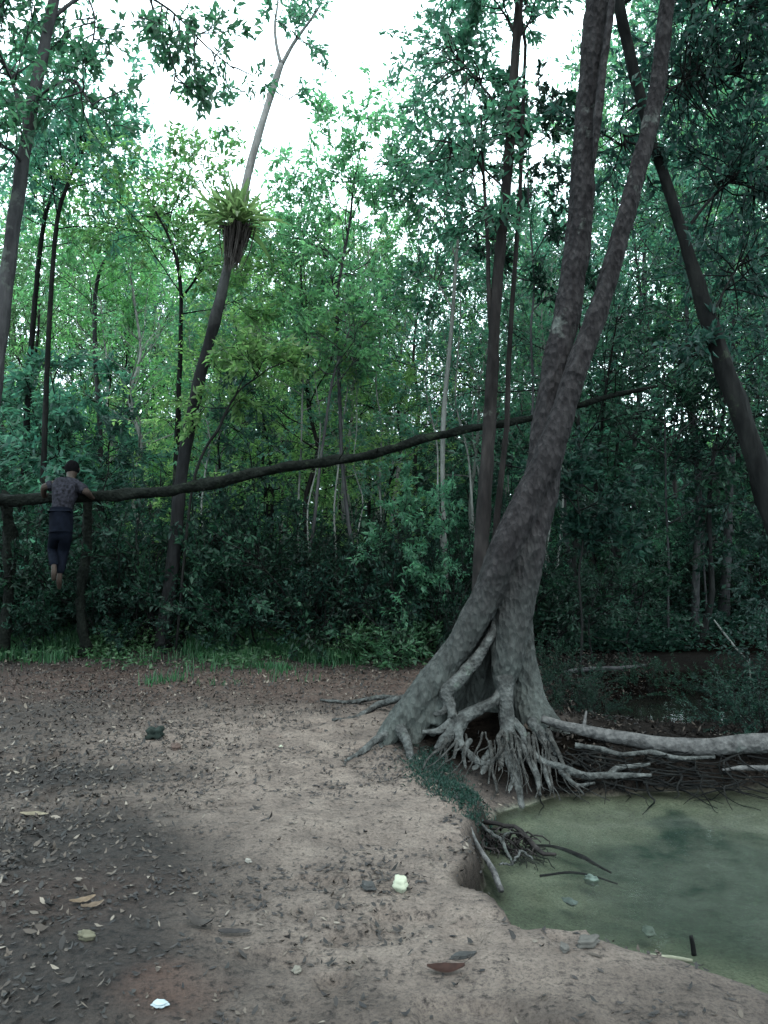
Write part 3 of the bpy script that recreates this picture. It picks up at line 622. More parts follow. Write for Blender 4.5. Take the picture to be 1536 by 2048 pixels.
# ------------------------------------------------------------------ named trees
bough = lambda p, w=8, n=12, L=.8, **k: dict(p=p, w=w, n=n, L=L, **k)
hero('leaning_tree', 'grey smooth tree leaning in from the left edge, trunk reaching the top', [(-95, 1340, 7.6), (-60, 1100, 7.6), (-30, 900, 7.6), (-6, 720, 7.6), (18, 520, 7.6), (42, 350, 7.6), (62, 230, 7.6), (85, 110, 7.6), (108, 0, 7.6), (122, -90, 7.6), (150, -300, 7.7)], [60, 48, 42, 38, 35, 31, 28, 26, 25, 22, 18], M_grey, M_leafB, 2.0,
     limbs=[bough([(55, 270, 7.6), (30, 180, 7.7), (0, 110, 7.8), (-40, 60, 8)], 10, 20, .7), bough([(100, 40, 7.6), (170, -10, 7.8), (260, -20, 8.2), (340, 20, 8.5), (410, 90, 8.8), (470, 140, 9.0)], 9, 18, .5, t0=.45),
            bough([(70, 200, 7.6), (110, 170, 7.5), (150, 160, 7.5), (175, 200, 7.4), (200, 215, 7.4)], 6, 9, .5), bough([(48, 330, 7.6), (20, 300, 7.4), (-20, 290, 7.2)], 8, 8, .5),
            bough([(112, 0, 7.6), (60, -60, 7.8), (20, -40, 8), (-20, 20, 8.2)], 9, 30, .9), bough([(170, -20, 8), (190, 40, 8), (180, 110, 8), (170, 150, 8)], 5, 8, .5), bough([(300, 0, 8.6), (330, 80, 8.6), (350, 150, 8.6), (330, 220, 8.6)], 5, 5, .35, t0=.2)], seed=21, ncrown=8, crown_from=.88, Lc=1.5)
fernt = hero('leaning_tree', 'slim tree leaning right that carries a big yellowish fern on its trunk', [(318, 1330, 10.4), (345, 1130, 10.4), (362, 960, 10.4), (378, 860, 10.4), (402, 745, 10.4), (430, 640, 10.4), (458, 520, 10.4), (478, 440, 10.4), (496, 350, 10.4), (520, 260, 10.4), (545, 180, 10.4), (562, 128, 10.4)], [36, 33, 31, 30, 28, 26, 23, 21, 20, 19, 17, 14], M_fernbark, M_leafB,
     limbs=[dict(p=[(562, 130, 10.4), (553, 90, 10.4), (550, 50, 10.4), (556, 0, 10.4), (566, -120, 10.4)], w=9, n=8, t0=.5, L=.4), dict(p=[(562, 132, 10.4), (585, 90, 10.4), (606, 60, 10.4), (640, 10, 10.4), (680, -90, 10.5)], w=9, n=9, t0=.3, L=.4),
            bough([(535, 215, 10.4), (515, 200, 10.4), (490, 180, 10.4)], 3, 1, .3), bough([(545, 180, 10.4), (580, 200, 10.3), (600, 215, 10.3)], 3, 1, .3)], seed=22)
hero('twin_stemmed_tree', 'tall upright tree with furrowed brown trunk just left of the big tree', [(948, 1345, 8.4), (957, 1200, 8.4), (966, 1050, 8.4), (975, 900, 8.4), (983, 760, 8.4), (990, 640, 8.4), (1000, 500, 8.4), (1012, 380, 8.4), (1022, 250, 8.4), (1030, 120, 8.4), (1038, 0, 8.4), (1046, -120, 8.4), (1060, -350, 8.5)], [44, 38, 35, 33, 30, 28, 26, 25, 24, 22, 20, 16, 12], M_brown, M_leafB, 1.5,
     limbs=[dict(p=[(988, 1345, 8.6), (985, 1200, 8.6), (990, 1080, 8.6), (1002, 960, 8.6), (1014, 850, 8.6), (1018, 700, 8.6), (1028, 560, 8.6), (1038, 420, 8.6), (1044, 280, 8.6), (1048, 150, 8.6), (1050, 60, 8.6), (1030, 10, 8.6), (1028, -60, 8.6)], w=16, n=6, t0=.85, L=.4),
            dict(p=[(986, 700, 8.4), (978, 600, 8.4), (975, 480, 8.4), (966, 330, 8.4), (962, 230, 8.4)], w=13, n=14, t0=.5, L=.6), bough([(1032, 70, 8.4), (1010, 30, 8.4), (990, 0, 8.4)], 8, 4, .4), bough([(1034, 80, 8.4), (1060, 40, 8.4), (1072, -10, 8.4)], 8, 3, .4),
            bough([(1000, 480, 8.4), (985, 440, 8.4), (970, 400, 8.4)], 6, 5, .4), bough([(1022, 240, 8.4), (970, 180, 8.7), (930, 130, 9), (890, 90, 9.2)], 6, 20, .6, t0=.35), bough([(1012, 380, 8.4), (960, 330, 8.8), (915, 290, 9.1), (880, 280, 9.3)], 5, 12, .6, t0=.35)], seed=23, ncrown=6, crown_from=.86)
hero('leaning_tree', 'dark thick trunk leaning left across the upper right, its foot beyond the frame', [(1700, 1345, 8.2), (1610, 1180, 8.2), (1545, 1030, 8.2), (1500, 880, 8.2), (1450, 740, 8.2), (1408, 610, 8.2), (1365, 470, 8.2), (1335, 370, 8.2), (1305, 285, 8.1), (1282, 200, 8.0), (1255, 90, 7.9), (1236, 0, 7.8), (1220, -80, 7.8), (1180, -260, 7.8)], [62, 58, 54, 50, 46, 38, 27, 26, 25, 26, 28, 28, 26, 18], M_dark, M_leafD, 1.5,
     limbs=[bough([(1365, 470, 8.2), (1420, 400, 8.4), (1480, 350, 8.6), (1550, 330, 8.8)], 8, 44, .8, t0=.3), bough([(1290, 230, 8.0), (1340, 180, 8.2), (1400, 150, 8.4), (1480, 150, 8.6)], 7, 50, .8, t0=.25), bough([(1285, 200, 8), (1240, 240, 8.2), (1250, 280, 8.4), (1240, 300, 8.4)], 6, 14, .6, t0=.4),
            bough([(1240, 10, 7.8), (1320, -30, 8), (1420, -10, 8.2), (1500, 20, 8.4), (1580, 40, 8.4)], 9, 55, .8), bough([(1420, 640, 8.2), (1460, 560, 8.4), (1500, 500, 8.6)], 7, 18, .7), bough([(1450, 740, 8.2), (1430, 700, 8.4), (1400, 690, 8.4)], 4, 6, .5)], seed=24, ncrown=7, crown_from=.85)
hero('slender_tree', 'thin pale whitish stem standing between the clearing and the brown tree', [(897, 1290, 10.9), (893, 1180, 10.9), (888, 1050, 10.9), (885, 940, 10.9), (888, 820, 10.9), (897, 720, 10.9), (906, 620, 10.9), (912, 520, 10.9), (925, 400, 11), (930, 250, 11), (935, 100, 11)], [11, 11, 11, 12, 12, 11, 9, 8, 7, 5, 4], M_pale, M_leafB, .8,
     limbs=[bough([(912, 520, 10.9), (890, 450, 11), (870, 400, 11.1), (860, 350, 11.1)], 4, 18, .6), bough([(925, 400, 11), (960, 330, 11.1), (985, 270, 11.1)], 4, 16, .7), bough([(930, 250, 11), (905, 200, 11.2), (880, 150, 11.2)], 4, 16, .6), bough([(906, 620, 10.9), (870, 560, 11.2), (830, 520, 11.2)], 4, 14, .7)], seed=25, ncrown=8, crown_from=.6, Lc=1.1, sides=8, rough=.06)
hero('slender_tree', 'thin bending pale stem beneath the middle of the fallen trunk', [(730, 1300, 11.5), (722, 1230, 11.5), (708, 1120, 11.5), (694, 1020, 11.5), (684, 920, 11.5), (680, 820, 11.5), (676, 700, 11.5), (674, 600, 11.5), (686, 520, 11.5), (700, 440, 11.5), (706, 370, 11.5)], [12, 12, 11, 10, 9, 9, 9, 8, 7, 6, 4], M_grey, M_leafA, .05,
     limbs=[bough([(676, 620, 11.5), (660, 540, 11.5), (655, 500, 11.5)], 5, 12, .7), bough([(680, 760, 11.5), (710, 720, 11.5), (728, 690, 11.5)], 5, 6, .6)], seed=26, ncrown=16, crown_from=.66, Lc=1.1, sides=8, rough=.06)
hero('slender_tree', 'thin stem slanting left under the fallen trunk, left of the bending pale one', [(612, 1300, 11), (618, 1130, 11), (630, 1030, 11), (641, 920, 11), (650, 860, 11), (665, 760, 11), (690, 690, 11.2)], [9, 8, 8, 7, 7, 6, 4], M_grey, M_leafA, .6, seed=27, ncrown=8, crown_from=.7, Lc=.9, sides=8)
hero('slender_tree', 'very thin straight pale pole right of the fern-bearing tree, below the fallen trunk', [(594, 1300, 12), (596, 1120, 12), (597, 1000, 12), (602, 900, 12), (606, 760, 12), (612, 640, 12)], [6, 6, 6, 5, 5, 4], M_pale, M_leafC, .6, seed=28, ncrown=10, crown_from=.6, Lc=1.0, sides=6)
hero('slender_tree', 'thin dark stem with bushy crown right beside the foot of the fern-bearing tree', [(330, 1330, 11.5), (345, 1120, 11.5), (352, 940, 11.5), (357, 800, 11.5), (361, 690, 11.5), (360, 560, 11.5), (340, 480, 11.6), (315, 430, 11.6)], [18, 16, 15, 13, 11, 9, 7, 5], M_dark, M_leafC, .4, seed=29, ncrown=14, crown_from=.55, Lc=1.1,
     limbs=[bough([(360, 600, 11.5), (390, 560, 11.5), (415, 520, 11.5)], 6, 8, .5)], sides=8)
hero('vine_sapling', 'thin dark arching sapling reaching up right from behind the fallen trunk', [(352, 1300, 10), (372, 1080, 10), (388, 960, 10), (412, 895, 10), (436, 860, 10), (455, 818, 10), (480, 780, 10), (518, 752, 10), (540, 735, 10)], [6, 7, 7, 7, 8, 6, 5, 4, 3], M_dark, M_leafC, seed=30, ncrown=6, crown_from=.55, Lc=.45, sides=6)
for k, (px, wd, lb_) in enumerate([
    ([(72, 1330, 11.5), (85, 1000, 11.5), (96, 700, 11.5), (112, 460, 11.5), (135, 370, 11.5), (165, 305, 11.5)], [18, 15, 13, 11, 9, 6], 'dark slim trunk bending right, first inside the big grey tree at the left'),
    ([(20, 1330, 12.5), (45, 1000, 12.5), (62, 700, 12.5), (84, 470, 12.5), (104, 390, 12.5), (120, 340, 12.5)], [20, 17, 14, 11, 8, 5], 'dark slim trunk close beside the big grey tree at the left'),
    ([(205, 1330, 13.5), (200, 1050, 13.5), (200, 860, 13.5), (190, 700, 13.5), (195, 560, 13.5), (240, 470, 13.5)], [16, 14, 13, 12, 9, 6], 'pale slim stem between the grey tree and the fern-bearing tree')]):
    hero('slim_tree', lb_, px, wd, [M_dark, M_dark, M_grey][k], [M_leafB, M_leafB, M_leafA][k], .2, seed=40 + k, ncrown=16, crown_from=.5, Lc=1.1, sides=8)
for k, (px, wd, lb_) in enumerate([
    ([(1062, 1200, 9.6), (1064, 1000, 9.6), (1062, 900, 9.6), (1066, 780, 9.6), (1062, 660, 9.6), (1068, 560, 9.6), (1056, 380, 9.7), (1060, 250, 9.7)], [6, 7, 7, 6, 6, 5, 4, 3], 'thin pale vine-like stem between the brown tree and the big tree'),
    ([(1337, 1330, 11), (1336, 1190, 11), (1337, 1120, 11), (1332, 1000, 11), (1330, 860, 11)], [6, 6, 6, 5, 4], 'thin pale stem in the dark wood right of the big tree'),
    ([(1420, 1330, 12), (1412, 1200, 12), (1405, 1080, 12), (1400, 950, 12)], [5, 5, 4, 4], 'faint thin stem farthest right in the dark wood'),
    ([(1160, 1345, 8.6), (1164, 1250, 8.6), (1158, 1150, 8.6), (1166, 1080, 8.6), (1155, 1000, 8.6)], [7, 6, 5, 5, 4], 'thin twisted sapling right behind the big tree')]):
    hero('slender_tree', lb_, px, wd, M_dark if k == 3 else M_grey, M_under, [.3, 1.5, 1.5, .05][k], seed=50 + k, ncrown=9, crown_from=.55, Lc=[.6, .9, .9, .4][k], sides=6)
hero('snag', 'dark bare trunk standing just right of the person under the fallen trunk', [(172, 1310, 9.8), (160, 1200, 9.8), (172, 1100, 9.8), (176, 1000, 9.7), (181, 985, 9.7)], [26, 20, 24, 17, 5], M_mossy, M_leafD, seed=60, rough=.3, cat='dead trunk')
hero('snag', 'dark bare stump at the left edge below the fallen trunk', [(6, 1300, 9.8), (18, 1180, 9.8), (20, 1080, 9.8), (12, 1000, 9.7), (6, 980, 9.7)], [34, 26, 28, 22, 6], M_mossy, M_leafD, seed=61, rough=.3, cat='dead trunk')

# bird's nest fern on the trunk
def nest_fern():
    c = P(474, 448, 10.2); root = empty('nest_fern', c); rng = np.random.default_rng(5)
    V, Q = [], []; n = 0
    for k in range(170):
        az = rng.uniform(0, 6.28); el = rng.uniform(.0, 1.3); L = rng.uniform(.25, .64) * (1.1 - .2 * el); droop = rng.uniform(.1, .9) * (1.5 - el) * .7; wd = rng.uniform(.018, .042)
        d = np.array([cos(az) * cos(el), sin(az) * cos(el), sin(el)]); side = unit(np.cross(d, [0, 0, 1.])); st = rng.uniform(0, .12, 1) * d + rng.normal(0, .07, 3) * [1, .7, .6]
        for s in range(6):
            t = s / 5; p = st + d * L * t + np.array([rng.normal(0, .006), 0, -droop * t * t * L]); ww = wd * (.35 + 1.3 * t) if t < .5 else wd * 2 * (1 - t) + .004
            V += [p - side * ww, p + np.array([0, 0, -.006]), p + side * ww]
            if s < 5: Q += [(n, n + 1, n + 4, n + 3), (n + 1, n + 2, n + 5, n + 4)]
            n += 3
    link('fronds', mesh_from('fronds', V, Q), M_fern, root)
    b = MB(); tx = P(463, 500, 10.4) - c
    for k in range(110):
        a = rng.uniform(0, 6.28); r = rng.uniform(.05, .24); L = rng.uniform(.2, .62); p0 = np.array([r * cos(a), r * sin(a) * .8, -.02]); p1 = p0 * .75 + np.array([-.03, 0, -L * .5]); p2 = p0 * .5 + np.array([tx[0] * .7, 0, -L]); p1 += rng.normal(0, .015, 3)
        b.tube(catmull([p0, p1, p2], 8), np.linspace(.012, .004, 8), 5, .1, rng)
    link('hanging_roots', b.mesh('hanging_roots'), bark('fern_roots', (.06, .05, .05), (.22, .19, .18), (.5, .46, .45)), root)
    b = MB(); b.tube(np.array([[-.02, 0, .08], [-.02, 0, -.02], [-.05, 0, -.2], [-.08, .05, -.38]]), [.07, .10, .08, .06], 12, .35, rng)
    link('root_ball', b.mesh('root_ball'), M_dark, root)
    tag(root, 'yellow green nest fern with hanging brown roots, clasping the leaning trunk', 'fern')
nest_fern()

# ------------------------------------------------------------------ woodland of individual trees
def sky_line(px):
    return float(np.interp(px, [-400, 0, 60, 120, 200, 330, 352, 372, 400, 440, 560, 585, 610, 690, 770, 820, 890, 970, 1050, 3000], [250, 300, 330, 300, 320, 290, 420, 560, 420, 300, 300, 350, 280, 240, 300, 360, 220, 0, -300, -600]))
def where(px):
    for a, b in ((40, 'at the left edge'), (200, 'behind hanging person'), (330, 'left of fern-bearing tree'), (500, 'behind fern-bearing tree'), (660, 'right of fern-bearing tree'), (800, 'behind bending pale stem'),
                 (930, 'behind whitish thin stem'), (1060, 'behind furrowed brown tree'), (1200, 'behind big forked tree'), (1330, 'right of big forked tree'), (1460, 'behind dark right-hand trunk')):
        if px < a: return b
    return 'at the right edge'
DESC = dict(round='broad round-crowned tree', slender='tall slim grey tree', bright='fresh green bushy tree', airy='pale-stemmed airy tree', undertree='dark low-canopied tree', pole='thin pale pole-like tree', sapling='dark leafy sapling', greensap='green leafy sapling', shrub='dark leafy shrub', bush='low bright green bush')
VH = dict(round=12, slender=13, bright=9, airy=13, undertree=5.5, pole=10, sapling=4.2, greensap=3.2, shrub=1.3, bush=.6)
def dist(Yv): return 'close by' if Yv < 14 else ('farther in' if Yv < 22 else 'far back')
placed = []
def scatter(kinds, n, y0, y1, pad, hmin, hmax, dmin, name, skyfrac=(.70, .90), pxlo=-260, pxhi=1800, avoid=None, power=1.0):
    k = 0; tries = 0
    while k < n and tries < n * 40:
        tries += 1
        Yv = y0 + (y1 - y0) * rnd.random() ** power; px = rnd.uniform(pxlo, pxhi); x = (px - 768) / F * Yv
        if avoid and avoid(px, Yv): continue
        if any((x - a) ** 2 + (Yv - b) ** 2 < (dmin * c) ** 2 for a, b, c in placed): continue
        kd = rnd.choice(kinds)
        if px > 1080 and kd in ('airy', 'pole'): kd = 'slender' if kd == 'airy' and 'slender' in kinds else kd
        if px > 1150 and kd == 'pole': continue
        cr = .27 * min(hmax, 12) * F / Yv; sk = max(sky_line(px - cr), sky_line(px), sky_line(px + cr)); lim = EYE + (1070 - sk) / F * Yv
        h = min(lim * rnd.uniform(*skyfrac), rnd.uniform(hmin, hmax))
        if h < hmin * .55: continue
        placed.append((x, Yv, pad)); j = rnd.randrange(len(VAR[kd])); s = h / VH[kd]
        z = gz(x, Yv)
        place(kd, j, x, Yv, s, rnd.uniform(0, 6.28), name[kd], f'{DESC[kd]} {dist(Yv)}, {where(px)}', {'shrub': 'shrub', 'bush': 'bush'}.get(kd, 'tree' if kd in ('round', 'slender', 'bright', 'airy', 'pole', 'undertree') else 'sapling'),
              f'{DESC[kd]}s {dist(Yv)}, {where(px)}', sxy=rnd.uniform(.85, 1.15) * (1.0 if s > .6 else 1.1), z=z)
        k += 1
NM = dict(round='broadleaf_tree', slender='slim_tree', bright='bushy_tree', airy='pale_tree', undertree='low_tree', pole='pole_tree', sapling='sapling', greensap='sapling', shrub='shrub', bush='bush')
def water_near(px, Yv): return px > 1090 and Yv < 14.5
# front rank, mid wood, far wood
scatter(['slender', 'round', 'airy'], 22, 12.5, 17, 1, 8, 16, 1.3, NM, avoid=lambda px, Yv: 330 < px < 560 or (px < 260 and Yv < 15))
scatter(['round', 'slender', 'bright', 'airy'], 38, 17, 27, 1, 7, 18, 1.4, NM)
scatter(['round', 'slender', 'round'], 28, 27, 46, 1, 8, 24, 1.6, NM)
# trees standing round and behind the camera, shading the clearing
for k, (x, Yv, kd, h) in enumerate([(7.5, 4, 'round', 14), (9, 7.5, 'round', 15), (6.5, -1, 'slender', 14), (3, -5, 'round', 15), (-1.5, -7, 'slender', 15), (-5.5, -4, 'round', 14), (-8, 1, 'round', 13), (-8.5, 6, 'slender', 14), (11, 1, 'round', 15)]):
    placed.append((x, Yv, 1)); place(kd, k % 3, x, Yv, h / VH[kd], k * 1.3, NM[kd], 'tall forest tree outside the frame, ' + ['right of the pond', 'beyond the right end of the grey log', 'behind and right of the pond shore', 'behind the camera, right side', 'behind the camera, left side', 'well left of and behind the camera', 'left of the dark litter patch', 'left of the hanging person', 'far right of the pond'][k], 'tree', 'trees round the camera side of the clearing', 1.15)
scatter(['bright'], 10, 12, 18, 1, 4.0, 6.5, 1.2, NM, pxlo=180, pxhi=760)
scatter(['pole'], 46, 11.5, 20, .5, 5, 9.5, .9, NM, pxlo=380, pxhi=1300)
scatter(['sapling', 'greensap'], 70, 11.6, 18, .6, 2.2, 4.6, .9, NM, avoid=water_near)
scatter(['undertree'], 20, 10.6, 17, .8, 4.5, 6.5, 1.2, NM, pxlo=1110, pxhi=1850)
scatter(['shrub'], 76, 10.7, 16, .5, .9, 2.0, .8, NM, pxlo=-60, pxhi=1600, skyfrac=(5, 6), avoid=water_near, power=1.5)
NUM = ['zero', 'one', 'two', 'three', 'four', 'five', 'six', 'seven', 'eight', 'nine', 'ten', 'eleven', 'twelve', 'thirteen', 'fourteen', 'fifteen', 'sixteen']; ORD = ['', '', 'second', 'third', 'fourth', 'fifth', 'sixth', 'seventh', 'eighth', 'ninth', 'tenth', 'eleventh', 'twelfth', 'thirteenth', 'fourteenth', 'fifteenth', 'sixteenth']
bylab = {}
for o in list(C.objects):
    if o.get('group') and 'camera side' not in o.get('label', ''): bylab.setdefault(o['label'], []).append(o)
for lab, os_ in bylab.items():
    n = len(os_)
    if n == 1 or n > 16: continue
    os_.sort(key=lambda o: o.location.x / o.location.y); body = os_[0]['group']
    for k, o in enumerate(os_):
        o['label'] = ('left one' if k == 0 else 'right one') + f' of two {body}' if n == 2 else (('leftmost' if k == 0 else 'rightmost' if k == n - 1 else ORD[k + 1] + ' from left') + f' of {NUM[n]} {body}')
# a wall of far foliage closing the view
def far_wood():
    rng = np.random.default_rng(77); lb = LB(); n = 90000
    px = rng.uniform(-500, 2100, n); Yv = rng.uniform(48, 62, n); top = np.array([EYE + (1070 - max(sky_line(a) + 120, 830)) / F * 50 for a in np.linspace(-500, 2100, 200)])
    tp = np.interp(px, np.linspace(-500, 2100, 200), np.clip(top, 2, 24)); x = (px - 768) / F * Yv
    tp = tp * (1 + .18 * vnoise(x, Yv * 0, 5, 3)); z = tp * rng.random(n) ** .9; lb.add(np.stack([x, Yv, z], 1), rng.normal(0, 1, (n, 3)), rng.uniform(.3, .7, n))
    o = link('far_wood', lb.mesh('far_wood', rng, width=.7), M_leafB); tag(o, 'dense far foliage closing the view between the trees', 'woodland', kind='stuff')
far_wood()

# nearer shrubs that show as themselves
def put(kind, j, px, py, s, name, label, cat, sxy=1.0, rz=0):
    p = G(px, py); place(kind, j, p[0], p[1], s, rz, name, label, cat, None, sxy)
put('bush', 0, 790, 1318, 1.0, 'bush', 'bright green low bush at the grass edge left of the big tree', 'bush', 1.25)
for k, (a, b, c) in enumerate([(1500, 1470, .3), (1540, 1478, .4), (1290, 1350, .35), (1420, 1352, .35), (1530, 1372, .5), (1110, 1370, .35), (1150, 1425, .3)]):
    put('shrub', k % 4, a, b, c, 'undergrowth_plant', ['dark low plant at the right edge just behind the grey log', 'larger dark plant at the right edge just behind the grey log', 'dark low plant by the left end of the level stick tip', 'dark low plant in the gap right of the level stick', 'dark knee-high plant at the right edge in deep shade', 'dark low plant touching the right side of the big tree', 'dark weed clump by the thin start of the grey log'][k], 'plant', 1.3, k * 1.1)
    bpy.context.view_layer.objects.active = None; [o for o in C.objects if o.name.startswith('undergrowth_plant')][-1]['group'] = 'dark low plants behind the grey log'
put('bush', 1, 735, 1316, .7, 'bush', 'smaller green bush touching the left side of the bright low bush', 'bush', 1.1, 1)
put('shrub', 0, 850, 1312, 1.15, 'shrub', 'dark leafy shrub directly in front of the whitish thin stem', 'shrub', .8)
put('greensap', 0, 825, 1310, .72, 'sapling', 'broad-leaved green sapling right behind the bright low bush', 'sapling', 1.0)
put('greensap', 1, 915, 1306, .7, 'sapling', 'leafy sapling at the foot of the furrowed brown tree', 'sapling', .8)
put('shrub', 2, 640, 1300, 1.0, 'shrub', 'dark shrub at the back of the grass, in line with the bending pale stem', 'shrub')
put('shrub', 1, 420, 1300, .9, 'shrub', 'dark shrub at the back of the grass, right of the fern-bearing tree foot', 'shrub')
put('shrub', 3, 250, 1302, .9, 'shrub', 'dark shrub at the back of the grass, between the person and the fern-bearing tree', 'shrub')
put('shrub', 0, 60, 1305, .8, 'shrub', 'dark shrub at the back of the grass, left of the person', 'shrub', 1, 2)
put('sapling', 0, 1190, 1330, .5, 'sapling', 'dark sapling leaning out behind the big forked tree, right side', 'sapling', 1.1)
put('sapling', 2, 1260, 1310, .5, 'sapling', 'dark sapling with thin leaves behind the level stick', 'sapling', 1.3)
put('sapling', 1, 1520, 1350, .5, 'sapling', 'dark sapling at the right edge behind the grey log', 'sapling', 1.2)
put('shrub', 1, 1150, 1400, .3, 'bush', 'small yellowish weed clump behind the big tree roots', 'bush', 1.0, .5)
put('shrub', 0, 1190, 1436, .2, 'bush', 'tiny weed clump just above the start of the grey log', 'bush', 1.0, 2.5)

# ------------------------------------------------------------------ grass, moss, litter
def grass():
    rng = np.random.default_rng(9); n = 90000
    px = rng.uniform(-200, 800, n); py = 1335 - rng.random(n) ** 1.1 * 55
    y = rng.uniform(7.9, 11.0, n); x = (px - 768) / F * y
    dens = .22 + 1.5 * fbm(x, y, .7, 301, 3) + .55 * np.exp(-((px - 540) / 120) ** 2) + .45 * np.exp(-((px - 60) / 160) ** 2) - .5 * np.exp(-((px - 360) / 70) ** 2) - sstep(640, 780, px) * .6
    edge = rng.random(n) < sstep(8.6, 10.8, y + 2.2 * fbm(x, y, .6, 311, 3))
    _u = 0
    k = (rng.random(n) < dens) & edge; x, y = x[k], y[k]; m = len(x); z = height(x, y)
    h = rng.uniform(.06, .20, m) * np.clip(.75 + .9 * fbm(x, y, .5, 321, 3) + .9 * sstep(9.3, 10.8, y), .3, 2.2); az = rng.uniform(0, 6.28, m); ln = rng.uniform(.1, .7, m) * h; w_ = rng.uniform(.004, .008, m)
    b = np.stack([x, y, z], 1); s = np.stack([np.cos(az), np.sin(az), 0 * az], 1) * w_[:, None]; f = np.stack([-np.sin(az), np.cos(az), 0 * az], 1)
    mid = b + f * (ln * .35)[:, None] + np.array([0, 0, 1]) * (h * .6)[:, None]; tip = b + f * ln[:, None] + np.array([0, 0, 1]) * h[:, None]
    V = np.stack([b - s, b + s, mid + s * .7, mid - s * .7, tip], 1).reshape(-1, 3); i = np.arange(m)[:, None] * 5
    T = np.concatenate([i + np.array([[0, 1, 2]]), i + np.array([[0, 2, 3]]), i + np.array([[3, 2, 4]])])
    o = link('grass', mesh_from('grass', V, T), M_grass); tag(o, 'short bright green grass strip at the back of the clearing', 'grass', kind='stuff')
grass()
def ground_cover():
    rng = np.random.default_rng(19); n = 30000; y = rng.uniform(8.9, 11.6, n); px = rng.uniform(-250, 960, n); x = (px - 768) / F * y
    k = rng.random(n) < sstep(9.0, 10.4, y + 1.5 * fbm(x, y, .8, 511, 3)) * (.35 + .9 * sstep(-.1, .4, fbm(x, y, .45, 521, 3))); x, y = x[k], y[k]; m = len(x)
    z = height(x, y) + rng.random(m) ** 1.6 * (.12 + .35 * sstep(9.4, 11, y)); d = rng.normal(0, 1, (m, 3)); d[:, 2] = np.abs(d[:, 2]) * .4
    lb = LB(); lb.add(np.stack([x, y, z], 1), d, rng.uniform(.03, .085, m)); o = link('ground_cover', lb.mesh('ground_cover', rng, width=.5), M_bush); tag(o, 'low weeds and seedlings mixed into the grass at the wood edge', 'weeds', kind='stuff')
ground_cover()
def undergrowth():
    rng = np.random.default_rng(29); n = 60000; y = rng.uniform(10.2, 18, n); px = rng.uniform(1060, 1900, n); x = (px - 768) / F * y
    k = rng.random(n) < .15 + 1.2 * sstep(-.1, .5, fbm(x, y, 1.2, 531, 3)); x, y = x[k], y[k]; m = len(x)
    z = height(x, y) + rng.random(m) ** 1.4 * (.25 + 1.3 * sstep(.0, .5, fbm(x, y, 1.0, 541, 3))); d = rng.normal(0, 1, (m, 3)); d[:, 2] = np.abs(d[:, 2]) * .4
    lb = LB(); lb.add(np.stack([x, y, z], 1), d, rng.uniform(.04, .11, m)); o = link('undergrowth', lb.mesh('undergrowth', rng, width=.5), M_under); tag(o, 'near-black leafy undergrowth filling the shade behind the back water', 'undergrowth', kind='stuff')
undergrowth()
M_litter = islandmat('litter', [(0, (.008, .008, .008)), (.5, (.018, .015, .014)), (.72, (.035, .027, .022)), (.92, (.065, .052, .042)), (1, (.14, .12, .10))], .75)
def litter(name, label, n, xr, yr, dens, ls, mat, seed, lift=.004, stand=.35):
    rng = np.random.default_rng(seed); x = rng.uniform(*xr, n); y = yr[0] + (yr[1] - yr[0]) * rng.random(n) ** 1.2
    k = rng.random(n) < dens(x, y); x, y = x[k], y[k]; z = height(x, y); kk = z > WL + .005; x, y, z = x[kk], y[kk], z[kk]; m = len(x)
    az = rng.uniform(0, 6.28, m); L = rng.uniform(*ls, m); wd = L * rng.uniform(.25, .5, m); tl = rng.normal(0, stand, m); rl = rng.normal(0, stand, m)
    d = np.stack([np.cos(az) * np.cos(tl), np.sin(az) * np.cos(tl), np.sin(tl)], 1); s = np.stack([-np.sin(az) * np.cos(rl), np.cos(az) * np.cos(rl), np.sin(rl)], 1)
    nor = np.cross(d, s); c = np.stack([x, y, z + lift + np.abs(np.sin(tl)) * L * .4], 1); curl = rng.uniform(-.1, .35, m)[:, None] * L[:, None]
    L = L[:, None]; wd = wd[:, None]
    V = np.stack([c - d * L * .5 + nor * curl, c - d * L * .15 + s * wd * .5 + nor * curl * .5, c + d * L * .2 + s * wd * .4, c + d * L * .5 + nor * curl, c + d * L * .2 - s * wd * .4 + nor * curl * .4, c - d * L * .15 - s * wd * .5], 1).reshape(-1, 3)
    i = np.arange(m)[:, None] * 6; Q = np.concatenate([i + np.array([[0, 1, 2, 5]]), i + np.array([[5, 2, 3, 4]])])
    o = link(name, mesh_from(name, V, Q), mat); tag(o, label, 'leaf litter', kind='stuff')
def dens_clear(x, y):
    px = x / y * F + 768
    d = .02 + 1.0 * sstep(.0, .55, fbm(x, y, .5, 401, 4)) + .8 * np.exp(-((x + 1.7) / .8) ** 2) + .9 * sstep(6.2, 8.2, y) - .35 * np.exp(-(((x + .25) / .6) ** 2 + ((y - 4.3) / 1.3) ** 2))
    return np.clip(d, .04, 1)
litter('leaf_litter', 'brown curled leaf litter scattered over the clearing', 60000, (-5, 3.2), (2.1, 10.5), dens_clear, (.012, .040), M_litter, 1)
litter('forest_litter', 'dark fallen leaves and debris on the shaded far bank', 9000, (1.0, 5), (5.3, 9), lambda x, y: .9 + 0 * x, (.02, .06), islandmat('bank_litter', [(0, (.004, .004, .004)), (.7, (.012, .010, .009)), (1, (.05, .042, .036))], .9, .05), 2, stand=.6)
